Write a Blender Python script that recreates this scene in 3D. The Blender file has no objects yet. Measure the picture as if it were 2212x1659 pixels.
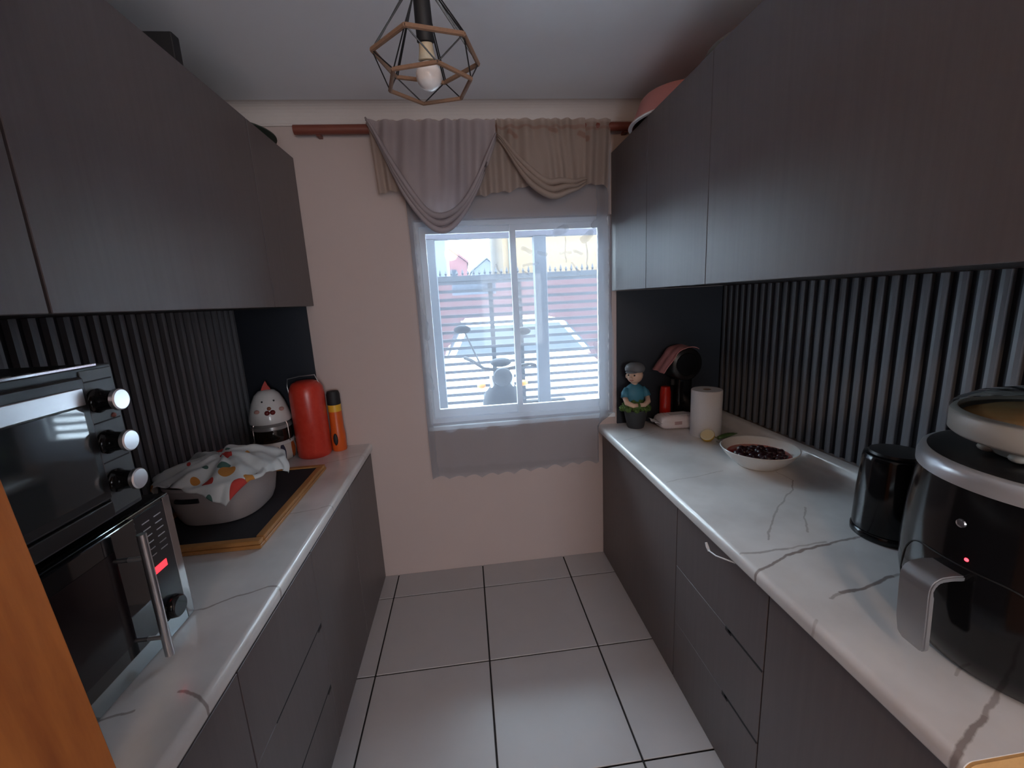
import bpy, bmesh, math, random
from mathutils import Vector, Matrix
random.seed(7)
C = bpy.context.scene.collection
PI = math.pi
# ------------------------------------------------------------------ camera, sky, lamps, exposure
cam_d = bpy.data.cameras.new('camera'); cam = bpy.data.objects.new('camera', cam_d); C.objects.link(cam)
R_, U_, F_ = Vector((0.992469, -0.111706, -0.050272)), Vector((0.071033, 0.190456, 0.979122)), Vector((0.099799, 0.97532, -0.196956))
M = Matrix((R_, U_, -F_)).transposed().to_4x4(); M.translation = Vector((-0.0144, -2.5446, 1.7281))
cam.matrix_world = M
cam_d.sensor_fit = 'HORIZONTAL'; cam_d.sensor_width = 36.0; cam_d.lens = 36.0 * 914.575 / 2212
cam_d.clip_start = 0.02; cam_d.clip_end = 300
sc = bpy.context.scene; sc.camera = cam
sc.view_settings.view_transform = 'Standard'; sc.view_settings.look = 'None'
sc.view_settings.gamma = 1.0; sc.view_settings.use_curve_mapping = False
sc.view_settings.exposure = 2.1
sc.cycles.use_denoising = True
sc.cycles.max_bounces = 14; sc.cycles.transparent_max_bounces = 24; sc.cycles.diffuse_bounces = 6
sc.cycles.sample_clamp_indirect = 6.0
sc.cycles.caustics_reflective = False; sc.cycles.caustics_refractive = False

SKY = 8.6
w = bpy.data.worlds.new('overcast_sky'); sc.world = w; w.use_nodes = True
bg = w.node_tree.nodes['Background']; bg.inputs[0].default_value = (0.70, 0.86, 1.0, 1); bg.inputs[1].default_value = SKY

def lamp(name, kind, loc, energy, col, size=0.1, rot=(0, 0, 0), size_y=None):
    d = bpy.data.lights.new(name, kind); d.energy = energy; d.color = col
    if kind == 'AREA':
        d.size = size
        if size_y: d.shape = 'RECTANGLE'; d.size_y = size_y
    else: d.shadow_soft_size = size
    o = bpy.data.objects.new(name, d); C.objects.link(o); o.location = loc; o.rotation_euler = rot
    return o
# the warm ceiling lamp of the room behind the camera, and a portal that only guides the sampling of the window's daylight
lamp('rear_room_lamp', 'POINT', (-0.15, -4.1, 2.45), 8.5, (1.0, 0.66, 0.43), 0.10)
lamp('rear_room_fill', 'AREA', (0.95, -5.9, 1.5), 15, (0.86, 0.92, 1.0), 1.2, (PI / 2, 0, 0), 1.4)  # added soft fill light, no real window, brightens the kitchen from behind the camera
pt = lamp('window_portal', 'AREA', (0.30, 0.11, 1.58), 1, (1, 1, 1), 1.16, (PI / 2, 0, PI), 1.20)
pt.data.cycles.is_portal = True
pt.rotation_euler = (-PI / 2, 0, 0)

# ------------------------------------------------------------------ helpers
def mat(name, col, rough=0.5, metal=0.0, spec=0.5, emit=None, estr=0.0, trans=0.0, coat=0.0, noise=None):
    m = bpy.data.materials.new(name); m.use_nodes = True
    nt = m.node_tree; b = nt.nodes['Principled BSDF']
    b.inputs['Base Color'].default_value = (*col, 1); b.inputs['Roughness'].default_value = rough
    b.inputs['Metallic'].default_value = metal; b.inputs['Specular IOR Level'].default_value = spec
    b.inputs['Transmission Weight'].default_value = trans; b.inputs['Coat Weight'].default_value = coat
    if emit: b.inputs['Emission Color'].default_value = (*emit, 1); b.inputs['Emission Strength'].default_value = estr
    if noise:                                     # (scale xyz, amount, second colour, bump)
        sx, amt, c2, bump = noise
        tc = nt.nodes.new('ShaderNodeTexCoord'); mp = nt.nodes.new('ShaderNodeMapping')
        mp.inputs['Scale'].default_value = sx
        nz = nt.nodes.new('ShaderNodeTexNoise'); nz.inputs['Scale'].default_value = 1.0; nz.inputs['Detail'].default_value = 6
        nz.inputs['Roughness'].default_value = 0.65
        nt.links.new(tc.outputs['Object'], mp.inputs[0]); nt.links.new(mp.outputs[0], nz.inputs[0])
        rp = nt.nodes.new('ShaderNodeValToRGB')
        rp.color_ramp.elements[0].position = 0.5 - 0.28; rp.color_ramp.elements[1].position = 0.5 + 0.28
        k = [col[i] * (1 - amt) + c2[i] * amt for i in range(3)]
        rp.color_ramp.elements[0].color = (*k, 1); rp.color_ramp.elements[1].color = (*col, 1)
        nt.links.new(nz.outputs[0], rp.inputs[0]); nt.links.new(rp.outputs[0], b.inputs['Base Color'])
        if bump:
            bp = nt.nodes.new('ShaderNodeBump'); bp.inputs['Strength'].default_value = bump; bp.inputs['Distance'].default_value = 0.004
            nt.links.new(nz.outputs[0], bp.inputs['Height']); nt.links.new(bp.outputs[0], b.inputs['Normal'])
    return m

def T(nt, op, a, b=None, c=None):
    n = nt.nodes.new('ShaderNodeMath'); n.operation = op
    for i, v in enumerate((a, b, c)):
        if v is None: continue
        if isinstance(v, (int, float)): n.inputs[i].default_value = v
        else: nt.links.new(v, n.inputs[i])
    return n.outputs[0]

def seg_mask(nt, X, Y, segs):
    """union of soft capsules: each (x0, y0, x1, y1, half width, strength)"""
    tot = None
    for (x0, y0, x1, y1, hw, st) in segs:
        dx, dy = x1 - x0, y1 - y0; L2 = dx * dx + dy * dy + 1e-9
        px, py = T(nt, 'SUBTRACT', X, x0), T(nt, 'SUBTRACT', Y, y0)
        t = T(nt, 'MULTIPLY_ADD', px, dx / L2, T(nt, 'MULTIPLY', py, dy / L2))
        t = T(nt, 'MINIMUM', T(nt, 'MAXIMUM', t, 0.0), 1.0)
        ex, ey = T(nt, 'MULTIPLY_ADD', t, -dx, px), T(nt, 'MULTIPLY_ADD', t, -dy, py)
        d = T(nt, 'SQRT', T(nt, 'ADD', T(nt, 'MULTIPLY', ex, ex), T(nt, 'MULTIPLY', ey, ey)))
        m = T(nt, 'SUBTRACT', 1.0, T(nt, 'DIVIDE', d, hw))
        m = T(nt, 'MULTIPLY', T(nt, 'MINIMUM', T(nt, 'MAXIMUM', T(nt, 'MULTIPLY', m, 2.0), 0.0), 1.0), st)
        tot = m if tot is None else T(nt, 'MAXIMUM', tot, m)
    return tot

def bx(bm, x0, x1, y0, y1, z0, z1, bev=0.0, seg=2):
    b2 = bmesh.new()
    bmesh.ops.create_cube(b2, size=1.0)
    for v in b2.verts:
        v.co = Vector((x0 + (v.co.x + .5) * (x1 - x0), y0 + (v.co.y + .5) * (y1 - y0), z0 + (v.co.z + .5) * (z1 - z0)))
    if bev: bmesh.ops.bevel(b2, geom=b2.edges[:], offset=bev, segments=seg, affect='EDGES', profile=0.5, clamp_overlap=True)
    merge(bm, b2); return bm
def merge(bm, b2, mtx=None):
    if mtx is not None: bmesh.ops.transform(b2, matrix=mtx, verts=b2.verts)
    vs = {v: bm.verts.new(v.co) for v in b2.verts}
    for f in b2.faces:
        try: bm.faces.new([vs[v] for v in f.verts])
        except ValueError: pass
    b2.free()
def lathe(bm, prof, c=(0, 0, 0), n=40, mtx=None, sx=1.0, sy=1.0):
    """prof: list of (r, z) bottom to top; r = 0 closes at a pole"""
    b2 = bmesh.new(); rings = []
    for r, z in prof:
        if r < 1e-6: rings.append([b2.verts.new((0, 0, z))])
        else: rings.append([b2.verts.new((r * sx * math.cos(2 * PI * i / n), r * sy * math.sin(2 * PI * i / n), z)) for i in range(n)])
    for a, b in zip(rings, rings[1:]):
        for i in range(n):
            j = (i + 1) % n
            if len(a) == 1 and len(b) == 1: continue
            if len(a) == 1: b2.faces.new((a[0], b[j], b[i]))
            elif len(b) == 1: b2.faces.new((a[i], a[j], b[0]))
            else: b2.faces.new((a[i], a[j], b[j], b[i]))
    m = Matrix.Translation(Vector(c))
    if mtx is not None: m = m @ mtx
    merge(bm, b2, m); return bm
def tube(bm, pts, r, n=8, closed=False, flat=1.0, up=None):
    pts = [Vector(p) for p in pts]; N = len(pts); rings = []
    for i, p in enumerate(pts):
        if closed: t = pts[(i + 1) % N] - pts[i - 1]
        else: t = pts[min(i + 1, N - 1)] - pts[max(i - 1, 0)]
        t.normalize()
        ref = Vector(up) if up else (Vector((0, 0, 1)) if abs(t.z) < 0.9 else Vector((1, 0, 0)))
        a = t.cross(ref).normalized(); b = a.cross(t).normalized()
        rr = r[i] if isinstance(r, (list, tuple)) else r
        rings.append([bm.verts.new(p + a * rr * math.cos(2 * PI * k / n) + b * rr * flat * math.sin(2 * PI * k / n)) for k in range(n)])
    rng = range(N if closed else N - 1)
    for i in rng:
        a, b = rings[i], rings[(i + 1) % N]
        for k in range(n):
            bm.faces.new((a[k], a[(k + 1) % n], b[(k + 1) % n], b[k]))
    if not closed:
        bm.faces.new(rings[0][::-1]); bm.faces.new(rings[-1])
    return bm
def bar(bm, a, b, r, n=8): return tube(bm, [a, b], r, n)
def prism(bm, poly, axis, a, b):
    """polygon in the two other axes (order x,y,z) extruded along axis from a to b"""
    def P(p, q):
        return {'x': (q, p[0], p[1]), 'y': (p[0], q, p[1]), 'z': (p[0], p[1], q)}[axis]
    A = [bm.verts.new(P(p, a)) for p in poly]; B = [bm.verts.new(P(p, b)) for p in poly]; n = len(poly)
    for i in range(n): bm.faces.new((A[i], A[(i + 1) % n], B[(i + 1) % n], B[i]))
    bm.faces.new(A[::-1]); bm.faces.new(B); return bm
def gridf(bm, nu, nv, f):
    V = [[bm.verts.new(f(i / nu, j / nv)) for j in range(nv + 1)] for i in range(nu + 1)]
    for i in range(nu):
        for j in range(nv): bm.faces.new((V[i][j], V[i + 1][j], V[i + 1][j + 1], V[i][j + 1]))
    return bm
def ball(bm, c, r, sx=1, sy=1, sz=1, n=16, jit=0.0):
    b2 = bmesh.new(); bmesh.ops.create_uvsphere(b2, u_segments=n, v_segments=max(6, n // 2), radius=r)
    for v in b2.verts:
        k = 1 + random.uniform(-jit, jit)
        v.co = Vector((v.co.x * sx * k, v.co.y * sy * k, v.co.z * sz * k))
    merge(bm, b2, Matrix.Translation(Vector(c))); return bm

def obj(name, bm, m, parent=None, smooth=False, origin=None, solid=0.0, subsurf=0):
    bmesh.ops.recalc_face_normals(bm, faces=bm.faces[:])
    me = bpy.data.meshes.new(name)
    if origin is None and parent is None and len(bm.verts):
        xs = [v.co.x for v in bm.verts]; ys = [v.co.y for v in bm.verts]; zs = [v.co.z for v in bm.verts]
        origin = ((min(xs) + max(xs)) / 2, (min(ys) + max(ys)) / 2, min(zs))
    if origin: bmesh.ops.translate(bm, verts=bm.verts[:], vec=-Vector(origin))
    bm.to_mesh(me); bm.free()
    if smooth:
        for p in me.polygons: p.use_smooth = True
        if smooth != 'all': me.set_sharp_from_angle(angle=math.radians(smooth if not isinstance(smooth, bool) else 40))
    o = bpy.data.objects.new(name, me); C.objects.link(o)
    if m: me.materials.append(m)
    if origin: o.location = origin
    if parent:
        o.parent = parent; o.matrix_parent_inverse = Matrix.Translation(-world_loc(parent))
    if solid:
        md = o.modifiers.new('thickness', 'SOLIDIFY'); md.thickness = solid; md.offset = 0
    if subsurf:
        md = o.modifiers.new('smooth', 'SUBSURF'); md.levels = subsurf; md.render_levels = subsurf
    return o
def world_loc(o):
    v = Vector((0, 0, 0))
    while o:
        v += o.location + o.matrix_parent_inverse.translation if o.parent else o.location
        o = o.parent
    return v
def tag(o, label, cat, group=None, kind=None):
    o['label'] = label; o['category'] = cat
    if group: o['group'] = group
    if kind: o['kind'] = kind
    return o
def thing(name, label, cat, loc, group=None):
    o = bpy.data.objects.new(name, None); C.objects.link(o); o.location = loc; o.empty_display_size = 0.05
    return tag(o, label, cat, group)
def struct(name, bm, m, parent=None, smooth=False, origin=None):
    o = obj(name, bm, m, parent, smooth, origin)
    if parent is None: o['kind'] = 'structure'
    return o
B = bmesh.new

# ------------------------------------------------------------------ materials
m_wall = mat('pink_beige_paint', (0.50, 0.41, 0.385), 0.85, noise=((9, 9, 9), 0.10, (0.41, 0.33, 0.31), 0.10))
m_ceil = mat('ceiling_paint', (0.84, 0.86, 0.90), 0.9, noise=((3, 3, 3), 0.06, (0.6, 0.62, 0.62), 0))
m_cornice = mat('cornice_paint', (0.60, 0.55, 0.53), 0.85)
m_grout = mat('dark_grout', (0.02, 0.018, 0.018), 0.9)
m_tile = mat('grey_floor_tile', (0.47, 0.455, 0.465), 0.32, noise=((5, 5, 5), 0.22, (0.34, 0.33, 0.34), 0.03))
m_lam = mat('grey_wood_laminate', (0.135, 0.114, 0.115), 0.42, noise=((60, 60, 2.2), 0.45, (0.085, 0.070, 0.070), 0.05))
m_lamd = mat('dark_carcass', (0.012, 0.011, 0.012), 0.6)
m_black = mat('black_panel', (0.008, 0.011, 0.019), 0.55)
m_slat = mat('charcoal_slat', (0.15, 0.157, 0.175), 0.42, noise=((80, 80, 3), 0.3, (0.10, 0.104, 0.12), 0))
m_white = mat('white_aluminium', (0.80, 0.82, 0.84), 0.4)
m_rod = mat('red_brown_wood', (0.20, 0.055, 0.035), 0.45, noise=((3, 40, 40), 0.4, (0.12, 0.03, 0.02), 0))
m_pine = mat('orange_varnished_pine', (0.56, 0.20, 0.045), 0.40, noise=((20, 20, 1.8), 0.9, (0.20, 0.045, 0.012), 0.05))
m_oak = mat('honey_wood_frame', (0.52, 0.25, 0.08), 0.45, noise=((30, 5, 30), 0.5, (0.30, 0.12, 0.03), 0))
m_chip = mat('raw_chipboard', (0.58, 0.33, 0.12), 0.8, noise=((90, 90, 90), 0.45, (0.36, 0.18, 0.06), 0.1))
m_bgloss = mat('black_gloss', (0.006, 0.006, 0.007), 0.12, spec=0.35)
m_bsemi = mat('black_plastic', (0.010, 0.010, 0.011), 0.32)
m_bmatt = mat('black_matt', (0.009, 0.009, 0.011), 0.65)
m_grey = mat('dark_grey_steel', (0.055, 0.065, 0.07), 0.35, 0.3)
m_steel = mat('brushed_steel', (0.62, 0.62, 0.64), 0.28, 1.0)
m_steel2 = mat('grey_satin_metal', (0.42, 0.42, 0.43), 0.38, 0.85)
m_chrome = mat('chrome', (0.85, 0.85, 0.87), 0.08, 1.0)
m_bglass = mat('black_oven_glass', (0.010, 0.012, 0.014), 0.04, coat=0.5)
m_red_led = mat('red_led', (0.3, 0, 0), 0.4, emit=(1.0, 0.02, 0.03), estr=0.8)
m_paper = mat('white_paper', (0.78, 0.76, 0.76), 0.9, noise=((120, 120, 120), 0.12, (0.6, 0.58, 0.58), 0.25))
m_card = mat('brown_card', (0.25, 0.18, 0.13), 0.9)
m_ceramic = mat('white_ceramic', (0.78, 0.77, 0.75), 0.15)
m_wht = mat('white_plastic', (0.80, 0.79, 0.80), 0.35)

# ------------------------------------------------------------------ room shell
ZC = 2.757
fl = struct('floor', bx(B(), -3.2, 3.2, -6.0, 0.0, -0.10, -0.006), m_grout)
S, X0, Y0 = 0.5464, -0.5585, 0.2215
tile_me = None
for i in range(-2, 4):
    for j in range(0, 8):
        x0, x1 = X0 + i * S, X0 + (i + 1) * S; y1, y0 = -Y0 - (j - 1) * S, -Y0 - j * S
        x0, x1, y1 = max(x0, -1.30), min(x1, 1.62), min(y1, 0.0)
        if x1 - x0 < .02: continue
        g = 0.0038
        t = obj('tile', bx(B(), x0 + g, x1 - g, y0 + g, y1 - (g if y1 < 0 else 0), -0.006, 0.0, 0.0015, 1), m_tile, fl)
struct('ceiling', bx(B(), -3.2, 3.2, -6.0, 0.15, ZC, ZC + 0.1), m_ceil)
WL, WR, WB, WT = -0.272, 0.882, 0.985, 2.185          # window opening in the end wall
bm = B()
bx(bm, -1.45, WL, 0, 0.15, -0.1, ZC); bx(bm, WR, 1.75, 0, 0.15, -0.1, ZC)
bx(bm, WL, WR, 0, 0.15, -0.1, WB); bx(bm, WL, WR, 0, 0.15, WT, ZC)
struct('wall_back', bm, m_wall)
struct('wall_left', bx(B(), -1.45, -1.30, -2.25, 0, 0, ZC), m_wall)
struct('wall_right', bx(B(), 1.62, 1.75, -6.0, 0, 0, ZC), m_wall)
struct('wall_partition', bx(B(), -3.2, -0.62, -2.38, -2.25, 0, ZC), m_wall)
struct('wall_front', bx(B(), -3.2, 1.75, -6.1, -6.0, 0, ZC), m_wall)
struct('wall_far_left', bx(B(), -3.3, -3.2, -6.0, -2.25, 0, ZC), m_wall)
# cornice along the end wall
prof = [(0, 2.668), (-0.010, 2.668), (-0.010, 2.676)] + [(-0.012 - 0.078 * (1 - math.cos(a)), 2.678 + 0.079 * math.sin(a)) for a in [k * PI / 16 for k in range(9)]] + [(0, ZC)]
struct('trim_1', prism(B(), prof, 'x', -1.30, 1.62), m_cornice)
# the wooden jamb board at the near left edge (leans a little)
bm = B()
prism(bm, [(-0.353, 0.0), (-0.528, 2.3), (-0.588, 2.3), (-0.413, 0.0)], 'y', -2.50, -2.10)
bmesh.ops.bevel(bm, geom=bm.edges[:], offset=0.006, segments=2, affect='EDGES')
jam = struct('trim_2', bm, m_pine)
jam['label'] = 'orange varnished wooden door jamb board at the near left edge'

# ------------------------------------------------------------------ window
m_pane = bpy.data.materials.new('clear_pane'); m_pane.use_nodes = True
nt = m_pane.node_tree; nt.nodes.clear()
o_ = nt.nodes.new('ShaderNodeOutputMaterial'); mx = nt.nodes.new('ShaderNodeMixShader'); tr = nt.nodes.new('ShaderNodeBsdfTransparent'); gl = nt.nodes.new('ShaderNodeBsdfGlossy')
tr.inputs[0].default_value = (0.94, 0.96, 0.96, 1); gl.inputs['Roughness'].default_value = 0.02
fr = nt.nodes.new('ShaderNodeFresnel'); fr.inputs[0].default_value = 1.35
nt.links.new(fr.outputs[0], mx.inputs[0]); nt.links.new(tr.outputs[0], mx.inputs[1]); nt.links.new(gl.outputs[0], mx.inputs[2]); nt.links.new(mx.outputs[0], o_.inputs[0])

win = bpy.data.objects.new('window_1', None); C.objects.link(win); win.location = ((WL + WR) / 2, 0.08, WB); win['kind'] = 'structure'
def frame_ring(x0, x1, y0, y1, z0, z1, t, tb=None):
    bm = B(); tb = tb or t
    bx(bm, x0, x0 + t, y0, y1, z0, z1); bx(bm, x1 - t, x1, y0, y1, z0, z1)
    bx(bm, x0 + t, x1 - t, y0, y1, z0, z0 + tb); bx(bm, x0 + t, x1 - t, y0, y1, z1 - t, z1)
    return bm
obj('window_frame', frame_ring(WL, WR, 0.055, 0.125, WB, WT, 0.028), m_white, win)
xm = 0.302
def sash(x0, x1, y0, y1):
    s = obj('sash', frame_ring(x0, x1, y0, y1, WB + 0.028, WT - 0.028, 0.034, 0.05), m_white, win)
    obj('window_pane', bx(B(), x0 + 0.034, x1 - 0.034, (y0 + y1) / 2 - 0.002, (y0 + y1) / 2 + 0.002, WB + 0.078, WT - 0.062), m_pane, s)
sash(WL + 0.028, xm + 0.018, 0.092, 0.116)
sash(xm - 0.018, WR - 0.028, 0.064, 0.088)
obj('window_sill', bx(B(), WL - 0.01, WR + 0.015, -0.018, 0.055, WB - 0.028, WB - 0.001, 0.004), m_white, win)

# ------------------------------------------------------------------ worktops
def worktop_mat(name, segs):
    m = mat(name, (0.74, 0.72, 0.71), 0.22, coat=0.2); nt = m.node_tree; b = nt.nodes['Principled BSDF']
    tc = nt.nodes.new('ShaderNodeTexCoord'); nz = nt.nodes.new('ShaderNodeTexNoise'); nz.inputs['Scale'].default_value = 9; nz.inputs['Detail'].default_value = 5
    nt.links.new(tc.outputs['Object'], nz.inputs[0])
    sub = nt.nodes.new('ShaderNodeVectorMath'); sub.operation = 'MULTIPLY_ADD'
    nt.links.new(nz.outputs['Color'], sub.inputs[0]); sub.inputs[1].default_value = (0.045, 0.045, 0); nt.links.new(tc.outputs['Object'], sub.inputs[2])
    sp = nt.nodes.new('ShaderNodeSeparateXYZ'); nt.links.new(sub.outputs[0], sp.inputs[0])
    X, Y = T(nt, 'ADD', sp.outputs[0], -0.0225), T(nt, 'ADD', sp.outputs[1], -0.0225)
    mk = seg_mask(nt, X, Y, segs)
    n2 = nt.nodes.new('ShaderNodeTexNoise'); n2.inputs['Scale'].default_value = 4.5; n2.inputs['Detail'].default_value = 7
    nt.links.new(tc.outputs['Object'], n2.inputs[0])
    r2 = nt.nodes.new('ShaderNodeValToRGB'); r2.color_ramp.elements[0].position = 0.3; r2.color_ramp.elements[1].position = 0.62
    r2.color_ramp.elements[0].color = (0.62, 0.60, 0.59, 1); r2.color_ramp.elements[1].color = (0.76, 0.745, 0.735, 1)
    nt.links.new(n2.outputs[0], r2.inputs[0])
    mx = nt.nodes.new('ShaderNodeMix'); mx.data_type = 'RGBA'
    nt.links.new(mk, mx.inputs[0]); nt.links.new(r2.outputs[0], mx.inputs[6]); mx.inputs[7].default_value = (0.20, 0.15, 0.135, 1)
    nt.links.new(mx.outputs[2], b.inputs['Base Color'])
    return m
vr = [(0.784, -1.518, 0.923, -1.464, .006, .75), (0.923, -1.464, 1.092, -1.433, .007, .8), (1.092, -1.433, 1.208, -1.415, .006, .7), (1.208, -1.415, 1.5, -1.36, .005, .5),
      (0.789, -1.426, 0.95, -1.435, .006, .5), (0.95, -1.435, 1.092, -1.42, .005, .4), (0.70, -1.55, 0.784, -1.518, .006, .75),
      (0.90, -1.655, 0.946, -1.637, .005, .5), (0.946, -1.637, 1.135, -1.603, .0065, .8), (1.135, -1.603, 1.4, -1.56, .005, .5),
      (0.74, -2.045, 0.796, -2.028, .008, .8), (0.796, -2.028, 0.911, -1.977, .007, .75), (0.911, -1.977, 1.029, -1.937, .006, .6), (1.029, -1.937, 1.3, -1.87, .006, .5),
      (0.922, -1.373, 1.045, -1.245, .004, .45), (1.045, -1.245, 1.266, -1.063, .004, .4), (1.266, -1.063, 1.325, -0.985, .004, .55), (1.325, -0.985, 1.33, -0.9, .003, .4),
      (0.811, -0.897, 1.109, -0.833, .003, .35), (1.08, -1.36, 1.20, -1.20, .004, .4), (0.826, -0.333, 1.08, -0.229, .003, .25), (0.95, -1.895, 1.02, -1.87, .004, .4), (0.72, -1.76, 0.80, -1.715, .004, .3)]
vl = [(-1.2, -1.50, -0.815, -1.387, .004, .5), (-0.815, -1.387, -0.666, -1.322, .0045, .6), (-0.666, -1.322, -0.60, -1.335, .005, .6), (-0.9, -1.745, -0.777, -1.704, .004, .6),
      (-0.70, -1.675, -0.632, -1.705, .005, .7), (-0.632, -1.705, -0.60, -1.72, .005, .7), (-0.83, -0.86, -0.62, -0.80, .0035, .4), (-0.9, -0.32, -0.6, -0.18, .003, .4), (-0.75, -1.95, -0.62, -1.9, .004, .5)]
def arc(cx, cz, r, a0, a1, n=6): return [(cx + r * math.cos(math.radians(a0 + (a1 - a0) * i / n)), cz + r * math.sin(math.radians(a0 + (a1 - a0) * i / n))) for i in range(n + 1)]
ZT, ZB = 0.908, 0.864
def tilt_rounds(xf, sgn):                                # rounded front nose; sgn +1: front looks to +x
    r = 0.018; c = xf - sgn * r
    pts = arc(0, ZT - r, r, 90, 0) + arc(0, ZB + 0.010, 0.010, 0, -90, 3)
    out = []
    for i, (a, z) in enumerate(pts):
        off = r if i <= 6 else 0.010
        out.append((xf - sgn * off + sgn * a, z))
    return out
bm = B(); prism(bm, [(-1.282, ZB), (-1.282, ZT)] + tilt_rounds(-0.630, 1), 'y', -2.08, 0.0)
wl = tag(obj('worktop', bm, worktop_mat('pale_marble_laminate_left', vl), smooth=35, origin=(0, 0, 0)), 'pale marble laminate worktop on the left, under the microwave', 'worktop')
bm = B()
nose = tilt_rounds(0.783, -1)
back = [(1.49, ZT)] + [(1.49 + 0.05 * math.sin(a), ZT + 0.05 * (1 - math.cos(a))) for a in [i * PI / 12 for i in range(1, 6)]] + [(1.545, 0.958), (1.552, 0.962), (1.582, 0.962)]
prism(bm, [(1.582, ZB)] + nose[::-1] + back, 'y', -2.045, 0.0)
wr = tag(obj('worktop', bm, worktop_mat('pale_marble_laminate_right', vr), smooth=35, origin=(0, 0, 0)), 'pale marble laminate worktop on the right, with dark veins and a back upstand', 'worktop')
bm = B(); prism(bm, [(1.578, ZB + .002)] + [(x + .003, z - .002 if z > .89 else z + .002) for x, z in nose[::-1]] + [(1.49, ZT - .002)], 'y', -2.050, -2.045)
obj('end_face', bm, m_chip, wr)['label'] = 'raw orange chipboard end'

# ------------------------------------------------------------------ splashbacks
bm = B(); bx(bm, -1.2995, -1.290, -2.10, -0.0005, ZT + .0005, 1.744)
PL = thing('fluted_panel', 'black fluted wall panel behind the microwave and basket', 'wall panel', (-1.295, -1.05, ZT))
obj('backing', bm, m_black, PL)
PR = thing('fluted_panel', 'black fluted wall panel behind the kettle and white bowl', 'wall panel', (1.61, -1.05, 0.962))
obj('backing', bx(B(), 1.608, 1.6195, -2.10, -0.0005, 0.9625, 1.742), m_black, PR)
def slat_bm(s, z0, z1):
    bm = B(); hw = 0.0145
    prism(bm, [(0, -hw), (s * 0.016, -hw + .003), (s * 0.018, 0), (s * 0.016, hw - .003), (0, hw)], 'z', z0, z1); return bm
first = {}
for k in range(37):
    y = -0.032 - 0.0555 * k
    for s, par, xx, z0, z1 in ((1, PL, -1.290, ZT + .001, 1.743), (-1, PR, 1.608, 0.9635, 1.741)):
        if s not in first:
            first[s] = obj('slat', slat_bm(s, z0, z1), m_slat, par); o = first[s]
        else:
            o = first[s].copy(); C.objects.link(o)
        o.location = Vector((xx, y, 0))
tag(obj('splashback_panel', bx(B(), -1.2895, -0.897, -0.010, -0.0005, ZT, 1.744, .001, 1), m_black), 'plain black splashback panel on the end wall behind the hen jar', 'panel')
tag(obj('splashback_panel', bx(B(), 0.911, 1.6075, -0.010, -0.0005, ZT, 1.742, .001, 1), m_black), 'plain black splashback panel on the end wall behind the figurine', 'panel')

# ------------------------------------------------------------------ cabinets
def upper(side, ya, yb, label):
    """wall cabinet from y = ya (far) to yb (near)"""
    s, xf, xw = (1, -0.8537, -1.30) if side == 'l' else (-1, 0.8801, 1.62)
    zt = 2.515
    t = thing('wall_cabinet', label, 'cabinet', ((xf + xw) / 2, (ya + yb) / 2, 1.745), 'wall cabinets along the ' + ('left' if side == 'l' else 'right'))
    lo, hi = sorted((xw + s * .003, xf - s * 0.020)); obj('body', bx(B(), lo, hi, yb, ya, 1.745, zt), m_lamd, t)
    lo, hi = sorted((xf - s * 0.018, xf)); g = 0.0034 if side == 'l' else 0.0010
    obj('door', bx(B(), lo, hi, yb + g, ya - g, 1.7455, zt, .0015, 1), m_lam, t)
    return t
upper('l', -0.004, -0.507, 'narrow grey wood wall cabinet on the left, next to the window wall')
upper('l', -0.507, -1.567, 'wide grey wood wall cabinet on the left, above the basket')
upper('l', -1.567, -2.09, 'grey wood wall cabinet on the left, nearest the camera, cut by the frame')
upper('r', -0.004, -0.495, 'narrow grey wood wall cabinet on the right, next to the window')
upper('r', -0.495, -1.02, 'grey wood wall cabinet on the right, second from the window')
upper('r', -1.02, -2.09, 'wide grey wood wall cabinet on the right, above the air fryer')
def base(side, ya, yb, label, drawers=None, groove=None):
    s, xf, xw = (1, -0.643, -1.28) if side == 'l' else (-1, 0.815, 1.58)
    t = thing('base_cabinet', label, 'cabinet', ((xf + xw) / 2, (ya + yb) / 2, 0.0), 'base cabinets along the ' + ('left' if side == 'l' else 'right'))
    lo, hi = sorted((xw, xf - s * 0.020)); obj('body', bx(B(), lo, hi, yb, ya, 0.0005, ZB - .001), m_lamd, t)
    lo, hi = sorted((xf - s * 0.018, xf)); g = 0.0022; zt = 0.846
    if not drawers:
        obj('door', bx(B(), lo, hi, yb + g, ya - g, 0.002, zt, .0015, 1), m_lam, t)
    else:
        zs = [0.002] + drawers + [zt]
        for k in range(len(zs) - 1):
            d = obj('drawer', bx(B(), lo, hi, yb + g, ya - g, zs[k] + (.0007 if k else 0), zs[k + 1] - .0007, .001, 1), m_lam, t)
            if k < len(zs) - 2:
                y0, y1, yn = groove; b = B(); xa, xb = sorted((xf - s * .004, xf + s * .0012)); z = zs[k + 1]
                t_ = .0022 if side == 'l' else .006; bx(b, xa, xb, y0, y1, z - t_, z + t_ * .35)
                bx(b, xa, xb, yn - .018, yn + .018, z - .016, z + .004, .003, 1)
                obj('finger_groove', b, m_lamd, d)['label'] = 'dark finger pull cut into the drawer edge'
    return t
base('l', -0.002, -0.522, 'grey wood base cabinet on the left, in the corner by the window wall')
base('l', -0.522, -1.050, 'grey wood base cabinet on the left, under the front edge of the black board')
base('l', -1.050, -1.570, 'grey wood drawer unit on the left, under the microwave end', [0.27, 0.55], (-1.45, -1.06, -1.075))
base('l', -1.570, -2.075, 'grey wood base cabinet on the left, nearest the camera')
base('r', -0.002, -0.990, 'wide grey wood base cabinet on the right, next to the window wall')
base('r', -0.990, -1.535, 'grey wood drawer unit on the right, below the hanging white cable', [0.30, 0.57], (-1.53, -1.36, -1.36))
base('r', -1.535, -2.040, 'grey wood base cabinet on the right, below the air fryer')

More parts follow.
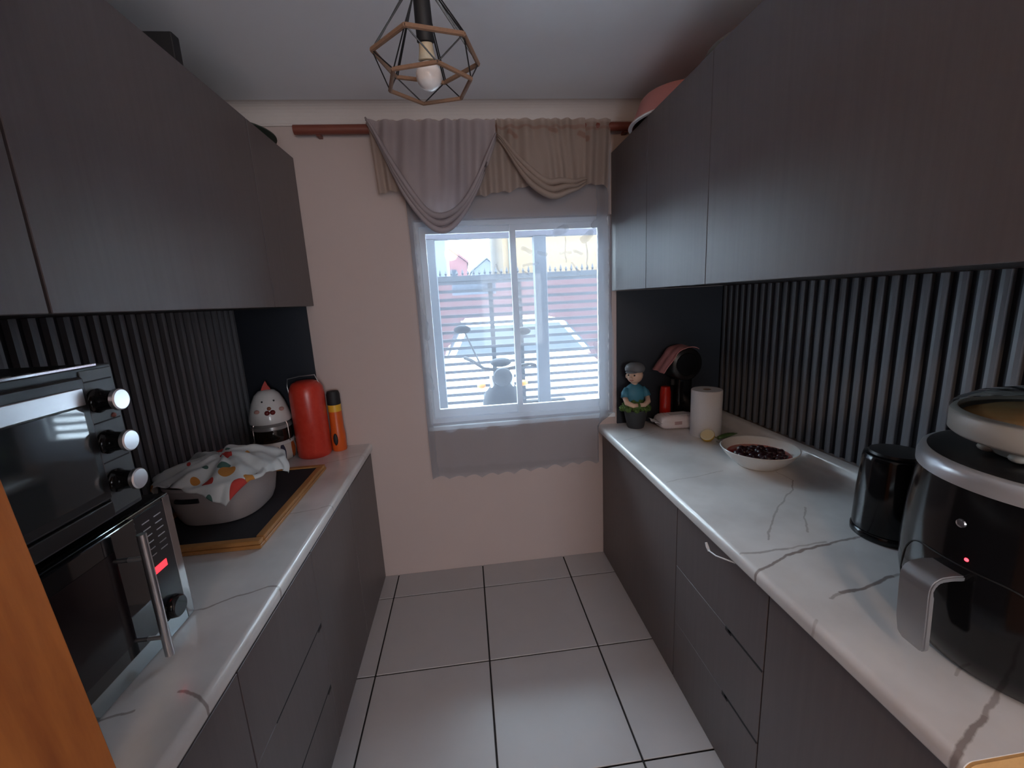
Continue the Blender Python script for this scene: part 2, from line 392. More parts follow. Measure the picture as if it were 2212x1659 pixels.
# ------------------------------------------------------------------ things lying on top of the wall cabinets
bm = B(); bx(bm, -1.2, -0.862, -0.925, -0.885, 2.516, 2.602, .004)
tag(obj('storage_box', bm, m_bmatt), 'flat black box on top of the left wall cabinets, near the ceiling', 'box')
bm = B(); lathe(bm, [(0, 2.517), (0.17, 2.517), (0.215, 2.548), (0.222, 2.548), (0.222, 2.553), (0.212, 2.553), (0.17, 2.523), (0, 2.523)], (-1.075, -0.235, 0), 48)
tag(obj('tray', bm, mat('dark_green_tray', (0.05, 0.065, 0.05), 0.4), smooth=40), 'dark round tray on top of the left wall cabinet by the window', 'tray')
BX, BY = 1.075, -0.40
bm = B(); lathe(bm, [(.214, 2.5175), (.222, 2.522), (.205, 2.56), (.178, 2.625), (.165, 2.638), (0, 2.642), (0, 2.636), (.160, 2.632), (.20, 2.56), (.214, 2.5175)], (BX, BY, 0), 56)
bas = thing('basin', 'upturned pink plastic basin on top of the right wall cabinet by the window', 'basin', (BX, BY, 2.517))
obj('bowl_body', bm, mat('pink_plastic', (0.62, 0.26, 0.24), 0.5), bas, smooth=40)
bm = B(); lathe(bm, [(.2145, 2.5168), (.230, 2.5168), (.233, 2.521), (.230, 2.5255), (.221, 2.5255)], (BX, BY, 0), 56); obj('rim', bm, m_wht, bas, smooth=True)
bm = B(); lathe(bm, [(0, 2.517), (0.14, 2.517), (0.185, 2.541), (0.19, 2.543), (0.185, 2.546), (0.14, 2.522), (0, 2.522)], (1.085, -0.99, 0), 40)
tag(obj('plate', bm, mat('pale_plate', (0.55, 0.53, 0.5), 0.3), smooth=40), 'pale plate on top of the right wall cabinets, middle', 'plate')

# ------------------------------------------------------------------ curtains
def cloth_mat(name, col, alpha, segs=None, transl=0.6, patt=(0.45, 0.42, 0.42), axis='xz', rough=0.9, noise_amt=0.0):
    m = bpy.data.materials.new(name); m.use_nodes = True; nt = m.node_tree; nt.nodes.clear()
    out = nt.nodes.new('ShaderNodeOutputMaterial'); mix = nt.nodes.new('ShaderNodeMixShader'); tr = nt.nodes.new('ShaderNodeBsdfTransparent')
    m2 = nt.nodes.new('ShaderNodeMixShader'); d = nt.nodes.new('ShaderNodeBsdfDiffuse'); t = nt.nodes.new('ShaderNodeBsdfTranslucent')
    m2.inputs[0].default_value = transl
    nt.links.new(d.outputs[0], m2.inputs[1]); nt.links.new(t.outputs[0], m2.inputs[2])
    nt.links.new(tr.outputs[0], mix.inputs[1]); nt.links.new(m2.outputs[0], mix.inputs[2]); nt.links.new(mix.outputs[0], out.inputs[0])
    d.inputs[0].default_value = (*col, 1); t.inputs[0].default_value = (*col, 1); mix.inputs[0].default_value = alpha
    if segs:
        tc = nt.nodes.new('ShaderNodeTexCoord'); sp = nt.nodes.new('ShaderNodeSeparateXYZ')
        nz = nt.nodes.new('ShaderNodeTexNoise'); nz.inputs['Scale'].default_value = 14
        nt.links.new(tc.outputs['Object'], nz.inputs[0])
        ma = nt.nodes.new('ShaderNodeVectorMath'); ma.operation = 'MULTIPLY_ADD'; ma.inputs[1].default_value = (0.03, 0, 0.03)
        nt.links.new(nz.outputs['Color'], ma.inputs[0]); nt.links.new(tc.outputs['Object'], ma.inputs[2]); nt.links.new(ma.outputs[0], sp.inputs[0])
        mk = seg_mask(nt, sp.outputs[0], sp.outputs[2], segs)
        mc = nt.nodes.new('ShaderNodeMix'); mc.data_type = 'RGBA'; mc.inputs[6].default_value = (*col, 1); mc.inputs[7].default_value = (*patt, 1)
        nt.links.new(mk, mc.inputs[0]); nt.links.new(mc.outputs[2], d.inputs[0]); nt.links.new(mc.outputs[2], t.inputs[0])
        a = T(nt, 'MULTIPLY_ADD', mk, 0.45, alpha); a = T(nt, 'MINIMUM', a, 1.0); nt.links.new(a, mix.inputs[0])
    return m
rod = thing('curtain_rod', 'red brown wooden curtain rod above the window', 'curtain rod', (0.09, -0.055, 2.62))
obj('pole', tube(B(), [(-0.815, -0.055, 2.632), (1.0, -0.055, 2.632)], 0.023, 16), m_rod, rod, smooth=40)
for xx in (-0.70, 0.95): obj('bracket', bx(B(), xx - .01, xx + .01, -0.05, 0.0, 2.605, 2.618), m_rod, rod)

leaves = [(0.56, 2.10, 0.60, 2.12, .028, .5), (0.72, 2.06, 0.75, 2.09, .026, .6), (0.78, 2.13, 0.83, 2.18, .022, .5), (0.36, 2.02, 0.40, 2.0, .014, .5), (0.45, 2.0, 0.49, 1.985, .012, .5),
          (0.73, 2.05, 0.74, 1.90, .004, .7), (0.60, 2.07, 0.61, 1.93, .004, .6), (0.66, 2.0, 0.70, 1.985, .010, .5), (0.58, 1.985, 0.64, 1.99, .009, .4), (0.36, 1.93, 0.44, 1.94, .008, .4),
          (0.20, 1.94, 0.22, 1.88, .006, .5), (0.36, 1.90, 0.39, 1.87, .006, .5), (0.65, 1.93, 0.69, 1.87, .006, .5),
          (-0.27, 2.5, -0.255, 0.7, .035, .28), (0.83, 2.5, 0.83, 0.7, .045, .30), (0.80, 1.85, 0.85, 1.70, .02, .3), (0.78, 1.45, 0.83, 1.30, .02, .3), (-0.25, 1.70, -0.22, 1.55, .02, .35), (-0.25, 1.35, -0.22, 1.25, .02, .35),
          (-0.30, 0.72, 0.86, 0.70, .03, .12)]
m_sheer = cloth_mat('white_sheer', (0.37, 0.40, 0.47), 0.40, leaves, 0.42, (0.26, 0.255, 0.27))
def sheer(u, v):
    x = -0.300 + 1.165 * u
    zb = 0.655 + 0.020 * abs(math.sin(u * PI * 11)) - 0.012 * math.sin(u * 5)
    z = 2.625 + (zb - 2.625) * v
    f = 0.35 + 0.65 * v
    y = -0.040 + f * (0.008 * math.sin(u * 40) + 0.005 * math.sin(u * 71 + 1.3 + v)) - 0.004 * v
    x += 0.012 * math.sin(v * 5) * (1 - u) + (0.03 * v) * (1 - 2 * u) * (1 if v > .6 else v / .6)
    k = max(0.0, min(1.0, (1.72 - z) / .25)); x += .034 * k * u ** 4
    x = min(x, .774 + max(0.0, z - .925) * 1.6)
    return (x, y, z)
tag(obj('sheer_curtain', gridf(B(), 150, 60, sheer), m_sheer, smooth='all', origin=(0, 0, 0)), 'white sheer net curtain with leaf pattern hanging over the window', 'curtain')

m_val = cloth_mat('beige_voile', (0.56, 0.45, 0.39), 0.80, [(-0.45, 2.625, 0.9, 2.63, .012, .5), (0.05, 2.60, 0.10, 2.59, .02, .7), (0.30, 2.60, 0.34, 2.585, .02, .6), (0.52, 2.62, 0.55, 2.60, .018, .6), (-0.35, 2.60, -0.28, 2.61, .02, .8), (0.68, 2.60, 0.73, 2.58, .02, .6)], 0.45, (0.30, 0.14, 0.10))
m_swag = cloth_mat('mauve_voile', (0.50, 0.43, 0.44), 0.92, None, 0.35)
val = thing('valance', 'beige swagged valance gathered on the curtain rod above the window', 'curtain', (0.2, -0.08, 2.09))
def vpanel(u, v):
    x = -0.44 + 1.295 * u + 0.02 * v * (1 - 2 * u)
    zb = 2.285 + 0.02 * math.sin(u * 9 + 1) + 0.012 * abs(math.sin(u * PI * 9)) + (0.035 * u)
    z = 2.662 + (zb - 2.662) * v
    y = -0.083 - (0.010 + 0.006 * v) * math.sin(u * 2 * PI * 21 + 1.5 * math.sin(u * 17)) - 0.006 * v
    return (x, y, z)
obj('panel', gridf(B(), 260, 24, vpanel), m_val, val, smooth='all')
def swag(xa, xb, za, zb, xm_, zm, pl, ph, bulge, m, ctrl):
    """gathered swag hanging in a U from (xa, za) through (xm_, zm) to (xb, zb)"""
    def Ucurve(u):
        # quadratic-ish asymmetric U through the three points
        if u < ctrl: t = u / ctrl; return (xa + (xm_ - xa) * t, za + (zm - za) * math.sin(t * PI / 2) ** 1.15)
        t = (u - ctrl) / (1 - ctrl); return (xm_ + (xb - xm_) * t, zm + (zb - zm) * (1 - math.cos(t * PI / 2)) ** 1.0)
    def f(u, v):
        bx_, bz = Ucurve(u); tx = xa + (xb - xa) * u; tz = 2.655
        k = v ** 1.2
        x = tx + (bx_ - tx) * k; z = tz + (bz - tz) * v
        y = -0.107 - bulge * math.sin(v * PI * 0.62) * math.sin(u * PI) - 0.013 * math.sin(u * 2 * PI * pl + ph + 1.2 * math.sin(u * 9)) * (1 - .3 * v) - .004 * math.sin(u * 43 + v * 4)
        return (x, y, z)
    obj('swag', gridf(B(), 110, 40, f), m, val, smooth='all')
    for j, off in enumerate((0.0, 0.026, 0.05)):                      # rolled folds along the U edge
        pts = []; rad = []
        for i in range(41):
            u = i / 40; x, z = Ucurve(u); w_ = math.sin(u * PI)
            pts.append((x, -0.112 - bulge * .95 * w_ - .008 * j, z + off * (0.3 + w_) + .004 * math.sin(u * 19 + j)))
            rad.append(0.006 + 0.017 * w_ ** .8)
        obj('fold', tube(B(), pts, rad, 10, flat=0.7), m, val, smooth='all')
swag(-0.44, 0.215, 2.64, 2.56, -0.10, 2.105, 7, 0.5, 0.055, m_swag, 0.58)
swag(0.225, 0.70, 2.56, 2.33, 0.50, 2.262, 6, 2.0, 0.045, m_val, 0.52)

# ------------------------------------------------------------------ pendant lamp
pend = thing('pendant_lamp', 'geometric black wire pendant lamp with rope edges and a frosted bulb', 'lamp', (-0.061, -1.45, ZC))
m_wire = mat('black_wire', (0.01, 0.01, 0.012), 0.4)
m_rope = mat('jute_rope', (0.26, 0.15, 0.095), 0.9, noise=((160, 160, 160), 0.5, (0.16, 0.085, 0.05), 0.3))
def pax(z): return Vector((-0.0607 - 0.0158 * (z - 2.4403), -1.45 - 0.2527 * (z - 2.4403), z))
def pring(z, r, t0): return [pax(z) + Vector((r * math.cos(t0 + k * PI / 3), r * math.sin(t0 + k * PI / 3), 0)) for k in range(6)]
mid = pring(2.2909, 0.1237, 3.3747); low = pring(2.239, 0.102, 3.3747 + PI / 6)
apx = pax(2.445)
for i in range(6):
    obj('wire', bar(B(), apx + Vector((.008 * math.cos(i), .008 * math.sin(i), 0)), mid[i], 0.0019, 6), m_wire, pend, smooth=True)
    obj('wire', bar(B(), mid[i], low[i], 0.0016, 6), m_wire, pend, smooth=True)
    obj('wire', bar(B(), mid[(i + 1) % 6], low[i], 0.0016, 6), m_wire, pend, smooth=True)
    obj('rope', bar(B(), mid[i], mid[(i + 1) % 6], 0.0052, 8), m_rope, pend, smooth=True)
    obj('rope', bar(B(), low[i], low[(i + 1) % 6], 0.0048, 8), m_rope, pend, smooth=True)
for i in range(6):
    obj('wire', bar(B(), apx, (mid[i] * 2 + mid[(i + 1) % 6] * 0) / 2 + Vector((0.004, 0, 0)), 0.0016, 6), m_wire, pend, smooth=True)
ax = (pax(2.2) - pax(2.5)).normalized(); rotm = Vector((0, 0, -1)).rotation_difference(ax).to_matrix().to_4x4()
bm = B(); lathe(bm, [(0, 0.0), (0.030, 0.0), (0.031, 0.03), (0.024, 0.075), (0.0, 0.08)], pax(2.40), 24, rotm @ Matrix.Rotation(PI, 4, 'X') @ Matrix.Rotation(PI, 4, 'X')); bm.free()
bm = B(); bar(bm, pax(2.55), pax(2.40), 0.0095, 16); obj('stem', bm, m_wire, pend, smooth=40)
bm = B(); tube(bm, [pax(2.405), pax(2.395), pax(2.35), pax(2.318), pax(2.316)], [0.012, 0.0185, 0.0195, 0.0195, 0.017], 24); obj('socket', bm, m_bmatt, pend, smooth=40)
bm = B(); bar(bm, (-0.061, -1.477, ZC), pax(2.55), 0.004, 8); obj('flex', bm, m_wire, pend, smooth=True)
bm = B(); lathe(bm, [(0, ZC - .03), (0.04, ZC - .028), (0.055, ZC - .008), (0.055, ZC), (0, ZC)], (-0.061, -1.477, 0), 24); obj('ceiling_rose', bm, m_bmatt, pend, smooth=40)
def along(zs_r): return [pax(z) for z, r in zs_r], [r for z, r in zs_r]
p_, r_ = along([(2.318, .0155), (2.30, .017), (2.285, .021)]); bm = B(); tube(bm, p_, r_, 24); obj('bulb_neck', bm, mat('bulb_collar', (0.62, 0.53, 0.38), 0.5), pend, smooth=40)
bm = B(); ball(bm, pax(2.2555), 0.0305, n=28)
obj('bulb', bm, mat('frosted_bulb', (0.80, 0.76, 0.75), 0.25), pend, smooth='all')

# ------------------------------------------------------------------ left worktop: microwave
mw = thing('microwave', 'black microwave oven with steel bar handle on the left worktop', 'microwave', (-1.05, -1.665, ZT))
xf = -0.830; ya, yb = -1.402, -1.93
obj('case', bx(B(), -1.26, xf - .012, yb, ya, ZT + .012, 1.272, .004), m_bsemi, mw)
for xx in (-1.2, -0.90):
    for yy in (-1.88, -1.45): obj('foot', lathe(B(), [(0, ZT), (.016, ZT), (.016, ZT + .012), (0, ZT + .012)], (xx, yy, 0), 12), m_bmatt, mw)
obj('fascia', bx(B(), xf - .012, xf, yb, ya, ZT + .004, 1.272, .002), m_bglass, mw)
obj('steel_trim', bx(B(), xf - .001, xf + .0025, ya - .026, ya - .001, ZT + .006, 1.268, .001, 1), mat('dark_mirror_steel', (0.30, 0.29, 0.29), 0.12, 1.0), mw)
obj('bottom_trim', bx(B(), xf - .001, xf + .002, yb, ya - .027, ZT + .005, ZT + .052, .001, 1), mat('mirror_strip', (0.45, 0.5, 0.52), 0.06, 1.0), mw)
dr = obj('door', bx(B(), xf, xf + .010, yb + .002, -1.535, ZT + .055, 1.268, .003), m_bglass, mw)
obj('door_window', bx(B(), xf + .0101, xf + .0112, yb + .05, -1.605, ZT + .09, 1.225, .0004, 1), mat('tinted_window', (0.012, 0.008, 0.010), 0.12), dr)
hd = obj('handle', tube(B(), [(-0.782, -1.575, 0.925), (-0.782, -1.573, 1.245)], 0.0095, 12), m_steel, mw, smooth=40)
for z in (0.975, 1.185): obj('handle_post', tube(B(), [(xf + .008, -1.575, z), (-0.784, -1.575, z)], 0.0055, 10), m_steel2, hd, smooth=40)
cp = obj('control_panel', bx(B(), xf - .001, xf + .004, -1.530, ya - .028, ZT + .055, 1.262, .001, 1), mat('panel_black', (0.012, 0.014, 0.018), 0.25), mw)
m_btn = mat('pale_print', (0.55, 0.57, 0.6), 0.5)
for r in range(6):
    for c in range(2):
        y = -1.498 + c * 0.040
        obj('button', bx(B(), xf + .004, xf + .0048, y - .012, y + .012, 1.236 - r * .018, 1.2385 - r * .018), m_btn if r < 4 else m_steel2, cp)
obj('display', bx(B(), xf + .004, xf + .0052, -1.508, -1.462, 1.098, 1.116), m_red_led, cp)['label'] = 'lit red display'
Rx = Matrix.Rotation(PI / 2, 4, 'Y')
obj('dial', lathe(B(), [(0, 0), (.030, 0), (.028, .016), (.024, .020), (0, .020)], (xf + .004, -1.475, 0.985), 28, Rx), m_bgloss, cp, smooth=40)

# ------------------------------------------------------------------ toaster oven on the microwave
ov = thing('toaster_oven', 'dark grey toaster oven with three silver capped knobs, on the microwave', 'oven', (-1.04, -1.75, 1.272))
xf = -0.828; ya, yb = -1.486, -2.02; z0, z1 = 1.292, 1.632
obj('case', bx(B(), -1.25, xf - .008, yb, ya + .004, z0, z1, .008), m_bsemi, ov)
for xx in (-1.2, -0.88):
    for yy in (-1.97, -1.54): obj('foot', lathe(B(), [(0, 1.272), (.016, 1.272), (.018, 1.295), (0, 1.295)], (xx, yy, 0), 12), m_bmatt, ov)
obj('fascia', bx(B(), xf - .008, xf, yb, ya, z0, z1, .006), m_grey, ov)
obj('top_trim', bx(B(), xf - .02, xf + .002, yb, ya - .04, z1 - .002, z1 + .004, .001, 1), m_chrome, ov)
pn = obj('control_panel', bx(B(), xf, xf + .003, -1.574, ya - .006, z0 + .01, z1 - .008, .001, 1), mat('panel_grey', (0.085, 0.10, 0.105), 0.4), ov)
m_line = mat('black_line', (0.004, 0.004, 0.005), 0.6)
for z in (1.600, 1.508, 1.418): obj('groove', bx(B(), xf + .0028, xf + .0036, -1.57, ya - .012, z - .002, z + .001), m_line, pn)
obj('pilot_lamp', ball(B(), (xf + .003, -1.515, 1.515), .006, n=10), mat('pilot', (0.30, 0.12, 0.10), 0.3), pn, smooth='all')
m_cap = mat('spun_aluminium', (0.80, 0.80, 0.82), 0.30, 1.0)
for z in (1.556, 1.462, 1.371):
    kb = obj('knob', lathe(B(), [(0, 0), (.026, 0), (.027, .006), (.022, .013), (.020, .040), (.0215, .044), (0, .044)], (xf + .003, -1.550, z), 28, Rx), m_bgloss, ov, smooth=40)
    obj('knob_cap', lathe(B(), [(.0215, .0405), (.0235, .042), (.0235, .050), (.021, .0525), (0, .053)], (xf + .003, -1.550, z), 28, Rx), m_cap, kb, smooth=40)
dr = obj('door', bx(B(), xf, xf + .014, yb + .004, -1.580, z0 + .05, z1 - .018, .004), m_bsemi, ov)
obj('door_glass', bx(B(), xf + .0135, xf + .0155, yb + .03, -1.600, z0 + .07, 1.553, .0006, 1), mat('oven_glass', (0.035, 0.045, 0.05), 0.05, coat=0.6), dr)
obj('steel_band', bx(B(), xf + .0135, xf + .018, yb + .02, -1.592, 1.556, 1.592, .0015, 1), m_steel, dr)
obj('crumb_tray', bx(B(), xf, xf + .012, yb + .01, -1.580, z0 + .008, z0 + .044, .003), m_bsemi, ov)

# ------------------------------------------------------------------ framed black board, basket, cloth
bd = thing('framed_board', 'black board in a honey coloured wooden frame lying on the left worktop', 'board', (-1.02, -0.73, ZT))
x0, x1, y0, y1, zt = -1.262, -0.785, -1.098, -0.368, ZT + .030
obj('board', bx(B(), x0 + .03, x1 - .03, y0 + .03, y1 - .03, ZT + .002, zt - .006), mat('board_black', (0.012, 0.013, 0.018), 0.75, noise=((200, 200, 200), 0.4, (0.03, 0.03, 0.035), 0.1)), bd)
def frame_bar(a, b, c, d):
    bm = B(); bx(bm, a, b, c, d, ZT + .0005, ZT + .014, .002, 1); bx(bm, a + .003, b - .003, c + .003, d - .003, ZT + .014, zt, .004, 2); return bm
obj('frame_bar', frame_bar(x0, x1, y0, y0 + .036), m_oak, bd); obj('frame_bar', frame_bar(x0, x1, y1 - .036, y1), m_oak, bd)
obj('frame_bar', frame_bar(x0, x0 + .036, y0 + .037, y1 - .037), m_oak, bd); obj('frame_bar', frame_bar(x1 - .036, x1, y0 + .037, y1 - .037), m_oak, bd)

m_bask = mat('woven_grey_plastic', (0.42, 0.38, 0.375), 0.5)
nt = m_bask.node_tree; b = nt.nodes['Principled BSDF']; tc = nt.nodes.new('ShaderNodeTexCoord'); vo = nt.nodes.new('ShaderNodeTexChecker'); vo.inputs['Scale'].default_value = 110
nt.links.new(tc.outputs['Object'], vo.inputs[0]); bp_ = nt.nodes.new('ShaderNodeBump'); bp_.inputs['Strength'].default_value = .5; bp_.inputs['Distance'].default_value = .003
nt.links.new(vo.outputs['Fac'], bp_.inputs['Height']); nt.links.new(bp_.outputs[0], b.inputs['Normal'])
BC = Vector((-1.046, -0.770)); zb0 = zt - .006
def sup(a, ax_, ay_, p=2.8):
    c, s = math.cos(a), math.sin(a); k = (abs(c) ** p + abs(s) ** p) ** (-1 / p); return Vector((BC.x + ax_ * k * c, BC.y + ay_ * k * s))
def bask(sc_): 
    bm = B(); rings = []
    prof = [(.72, 0.0), (.80, .004), (.86, .03), (.92, .09), (.97, .16), (1.0, .172), (1.02, .172), (1.02, .160)] if sc_ > 0 else [(.995, .168), (.95, .15), (.90, .09), (.84, .03), (.78, .012)]
    for k, h in prof: rings.append([bm.verts.new((*sup(2 * PI * i / 64, .178 * k, .200 * k), zb0 + h)) for i in range(64)])
    for a, b_ in zip(rings, rings[1:]):
        for i in range(64): bm.faces.new((a[i], a[(i + 1) % 64], b_[(i + 1) % 64], b_[i]))
    bm.faces.new(rings[0][::-1]) if sc_ > 0 else bm.faces.new(rings[-1]); return bm
bk = thing('basket', 'grey woven plastic basket with a slot handle, on the black board', 'basket', (BC.x, BC.y, zb0))
obj('shell', bask(1), m_bask, bk, smooth=50); obj('lining', bask(-1), m_bask, bk, smooth=50)
# dark hand slot on the side that looks to the near left
bm = B(); pts = []
for i in range(13):
    a = math.radians(-118 + 28 * i / 12); q = sup(a, .178 * .948, .200 * .948); pts.append((q.x, q.y, zb0 + .118))
tube(bm, pts, 0.0095, 10, flat=1.0); obj('hand_slot', bm, m_bmatt, bk, smooth=40)['label'] = 'dark slot handle'

m_cl = mat('fruit_print_cloth', (0.74, 0.76, 0.76), 0.9); nt = m_cl.node_tree; b = nt.nodes['Principled BSDF']
tc = nt.nodes.new('ShaderNodeTexCoord'); last = None
def dots(scale, thr, col, prev, seed, sel):
    mp = nt.nodes.new('ShaderNodeMapping'); mp.inputs['Location'].default_value = (seed, seed * 1.7, seed * .3); mp.inputs['Scale'].default_value = (1, 1, 0.25); nt.links.new(tc.outputs['Object'], mp.inputs[0])
    v = nt.nodes.new('ShaderNodeTexVoronoi'); v.inputs['Scale'].default_value = scale; v.inputs['Randomness'].default_value = .7; nt.links.new(mp.outputs[0], v.inputs[0])
    sp = nt.nodes.new('ShaderNodeSeparateColor'); nt.links.new(v.outputs['Color'], sp.inputs[0])
    k = T(nt, 'MULTIPLY', T(nt, 'LESS_THAN', v.outputs['Distance'], thr), T(nt, 'GREATER_THAN', sp.outputs[0], sel))
    mx = nt.nodes.new('ShaderNodeMix'); mx.data_type = 'RGBA'; nt.links.new(k, mx.inputs[0])
    if isinstance(prev, tuple): mx.inputs[6].default_value = (*prev, 1)
    else: nt.links.new(prev, mx.inputs[6])
    mx.inputs[7].default_value = (*col, 1); return mx.outputs[2]
c = dots(16, .36, (0.09, 0.20, 0.17), (0.72, 0.76, 0.76), 3.1, .72); c = dots(11, .34, (0.62, 0.27, 0.06), c, 7.7, .72); c = dots(9, .40, (0.60, 0.06, 0.05), c, 1.25, .5)
nt.links.new(c, b.inputs['Base Color'])
def drape(u, v):
    # square cloth, corners at (+-1, +-1); rotated so that one corner hangs to the camera and one to the aisle
    a, bb = (u * 2 - 1) * .212, (v * 2 - 1) * .203
    th = math.radians(-20); x, y = a * math.cos(th) - bb * math.sin(th), a * math.sin(th) + bb * math.cos(th)
    x += .006; y -= .012
    s = math.hypot(x, y); ang = math.atan2(y, x)
    rim = sup(ang, .184, .206) - BC; R = rim.length
    ruck = .010 * math.sin(ang * 7 + 2) + .007 * math.sin(ang * 13 + s * 30) + .006 * math.sin(x * 60) * math.sin(y * 47)
    if s < R: q = s / R; return (BC.x + x, BC.y + y, zb0 +   .185 + .046 * (1 - q ** 2.2) + ruck * (.6 + .4 * q))
    e = s - R; h = min(e, .012)
    out = R + h + .022 * math.sin(min(e, .15) / .15 * PI * .5) + abs(ruck) * .9
    return (BC.x + math.cos(ang) * out, BC.y + math.sin(ang) * out, zb0 + .185 - max(0, e - .006) * .98 + ruck * .3)
o = obj('tea_towel', gridf(B(), 70, 70, drape), m_cl, smooth='all', solid=.002)
tag(o, 'white fruit printed tea towel draped over the grey basket', 'cloth')

# ------------------------------------------------------------------ hen jar, red flask, spray can
hc = Vector((-1.13, -0.125))
hen = thing('hen_jar', 'white hen shaped storage jar with red comb, beside the red flask', 'jar', (hc.x, hc.y, ZT))
m_paint = mat('painted_ceramic', (0.70, 0.68, 0.64), 0.2); nt = m_paint.node_tree; b = nt.nodes['Principled BSDF']; tc = nt.nodes.new('ShaderNodeTexCoord')
c = dots(26, .42, (0.05, 0.05, 0.09), (0.66, 0.63, 0.58), 2.2, .45); c = dots(15, .45, (0.50, 0.12, 0.03), c, 5.5, .55); nt.links.new(c, b.inputs['Base Color'])
obj('lower_body', lathe(B(), [(0, ZT), (.092, ZT), (.104, ZT + .012), (.108, ZT + .06), (.103, ZT + .098), (0, ZT + .098)], (hc.x, hc.y, 0), 40), m_paint, hen, smooth=50)
obj('white_band', lathe(B(), [(.103, ZT + .098), (.106, ZT + .106), (.102, ZT + .116), (0, ZT + .116)], (hc.x, hc.y, 0), 40), m_ceramic, hen, smooth=50)
obj('glass_band', lathe(B(), [(0, ZT + .116), (.098, ZT + .116), (.103, ZT + .14), (.099, ZT + .185), (0, ZT + .19)], (hc.x, hc.y, 0), 40), mat('dark_jar_glass', (0.02, 0.016, 0.012), 0.06, coat=.6), hen, smooth=50)
obj('collar', lathe(B(), [(.098, ZT + .183), (.103, ZT + .188), (.101, ZT + .204), (.090, ZT + .21), (.084, ZT + .225), (0, ZT + .225)], (hc.x, hc.y, 0), 40), mat('jar_collar', (0.42, 0.41, 0.41), 0.25, .4), hen, smooth=50)
for a in (-125, -20, 160):
    q = math.radians(a); obj('clasp', tube(B(), [(hc.x + .106 * math.cos(q), hc.y + .106 * math.sin(q), ZT + z) for z in (.11, .15, .20)] + [(hc.x + .098 * math.cos(q), hc.y + .098 * math.sin(q), ZT + .222)], .003, 6), m_chrome, hen, smooth=True)
lid = obj('lid', lathe(B(), [(0, ZT + .222), (.104, ZT + .222), (.106, ZT + .236), (.098, ZT + .275), (.082, ZT + .33), (.062, ZT + .372), (.04, ZT + .394), (0, ZT + .402)], (hc.x, hc.y, 0), 40), m_ceramic, hen, smooth=50)
m_comb = mat('hen_red', (0.50, 0.03, 0.015), 0.4, spec=0.25); m_dk = mat('hen_dark_red', (0.16, 0.015, 0.015), 0.3)
bm = B(); zz = ZT + .392
prism(bm, [(-.022, zz - .012), (.020, zz - .012), (.022, zz + .012), (.012, zz + .03), (.004, zz + .056), (-.004, zz + .045), (-.014, zz + .028), (-.022, zz + .01)], 'y', -.009, .009)
bmesh.ops.rotate(bm, verts=bm.verts[:], cent=(0, 0, 0), matrix=Matrix.Rotation(.35, 3, 'Z')); bmesh.ops.translate(bm, verts=bm.verts[:], vec=(hc.x, hc.y, 0)); obj('comb', bm, m_comb, lid, smooth=30)
dv = (Vector((-0.0144, -2.5446)) - hc).normalized(); sd = Vector((-dv.y, dv.x))
def on_lid(off, z, r): q = hc + (dv * math.sqrt(max(0, r * r - off * off)) + sd * off); return (q.x, q.y, ZT + z)
for off, z, r, rad, m_, nm in ((-.028, .345, .075, .005, m_bmatt, 'eye'), (.028, .345, .075, .005, m_bmatt, 'eye'), (-.012, .285, .093, .014, m_dk, 'wattle'), (.014, .285, .093, .014, m_dk, 'wattle'), (.0, .307, .086, .011, mat('hen_beak', (0.30, 0.10, 0.05), 0.3), 'beak')):
    obj(nm, ball(B(), on_lid(off, z, r), rad, n=12), m_, lid, smooth='all')
for off in (-.058, .058): obj('cheek', ball(B(), on_lid(off, .295, .0935), .014, 1, 1, .8, n=12), mat('cheek_pink', (0.55, 0.30, 0.26), 0.4), lid, smooth='all')

rc = Vector((-0.922, -0.115))
fk = thing('flask', 'tall red flask with a thin wire handle, beside the hen jar', 'flask', (rc.x, rc.y, ZT))
obj('flask_body', lathe(B(), [(0, ZT), (.082, ZT), (.090, ZT + .012), (.091, ZT + .36), (.086, ZT + .395), (.072, ZT + .42), (.045, ZT + .432), (0, ZT + .434)], (rc.x, rc.y, 0), 48),
    mat('mottled_red', (0.55, 0.025, 0.012), 0.30, noise=((38, 38, 38), 0.55, (0.70, 0.10, 0.06), 0.05)), fk, smooth=50)
sdx = Vector((-.85, .1, 0)).normalized()
h0 = Vector((rc.x, rc.y, 0)) + sdx * .093
obj('wire_handle', tube(B(), [h0 + Vector((0, 0, ZT + .30)), h0 + sdx * .012 + Vector((0, 0, ZT + .40)), h0 + sdx * .004 + Vector((0, 0, ZT + .445)), Vector((rc.x - .03, rc.y, ZT + .458)), Vector((rc.x + .055, rc.y, ZT + .462)), Vector((rc.x + .078, rc.y, ZT + .40))], .0028, 6), m_steel2, fk, smooth=True)

oc = Vector((-0.800, -0.062))
can = thing('spray_can', 'orange spray can with a yellow neck and black cap, next to the wall', 'spray can', (oc.x, oc.y, ZT))
obj('can_body', lathe(B(), [(0, ZT), (.038, ZT), (.041, ZT + .006), (.041, ZT + .10), (.037, ZT + .13), (.036, ZT + .235), (0, ZT + .235)], (oc.x, oc.y, 0), 32), mat('orange_paint', (0.62, 0.10, 0.015), 0.3), can, smooth=50)
obj('neck_band', lathe(B(), [(.0362, ZT + .235), (.0362, ZT + .275), (0, ZT + .276)], (oc.x, oc.y, 0), 32), mat('yellow_paint', (0.70, 0.38, 0.03), 0.35), can, smooth=50)
obj('cap', lathe(B(), [(.036, ZT + .2755), (.037, ZT + .28), (.036, ZT + .335), (.031, ZT + .352), (0, ZT + .356)], (oc.x, oc.y, 0), 32), m_bmatt, can, smooth=50)
dq = (Vector((-0.0144, -2.5446)) - oc).normalized()
q = oc + dq * .0405 + Vector((-dq.y, dq.x)) * -.017
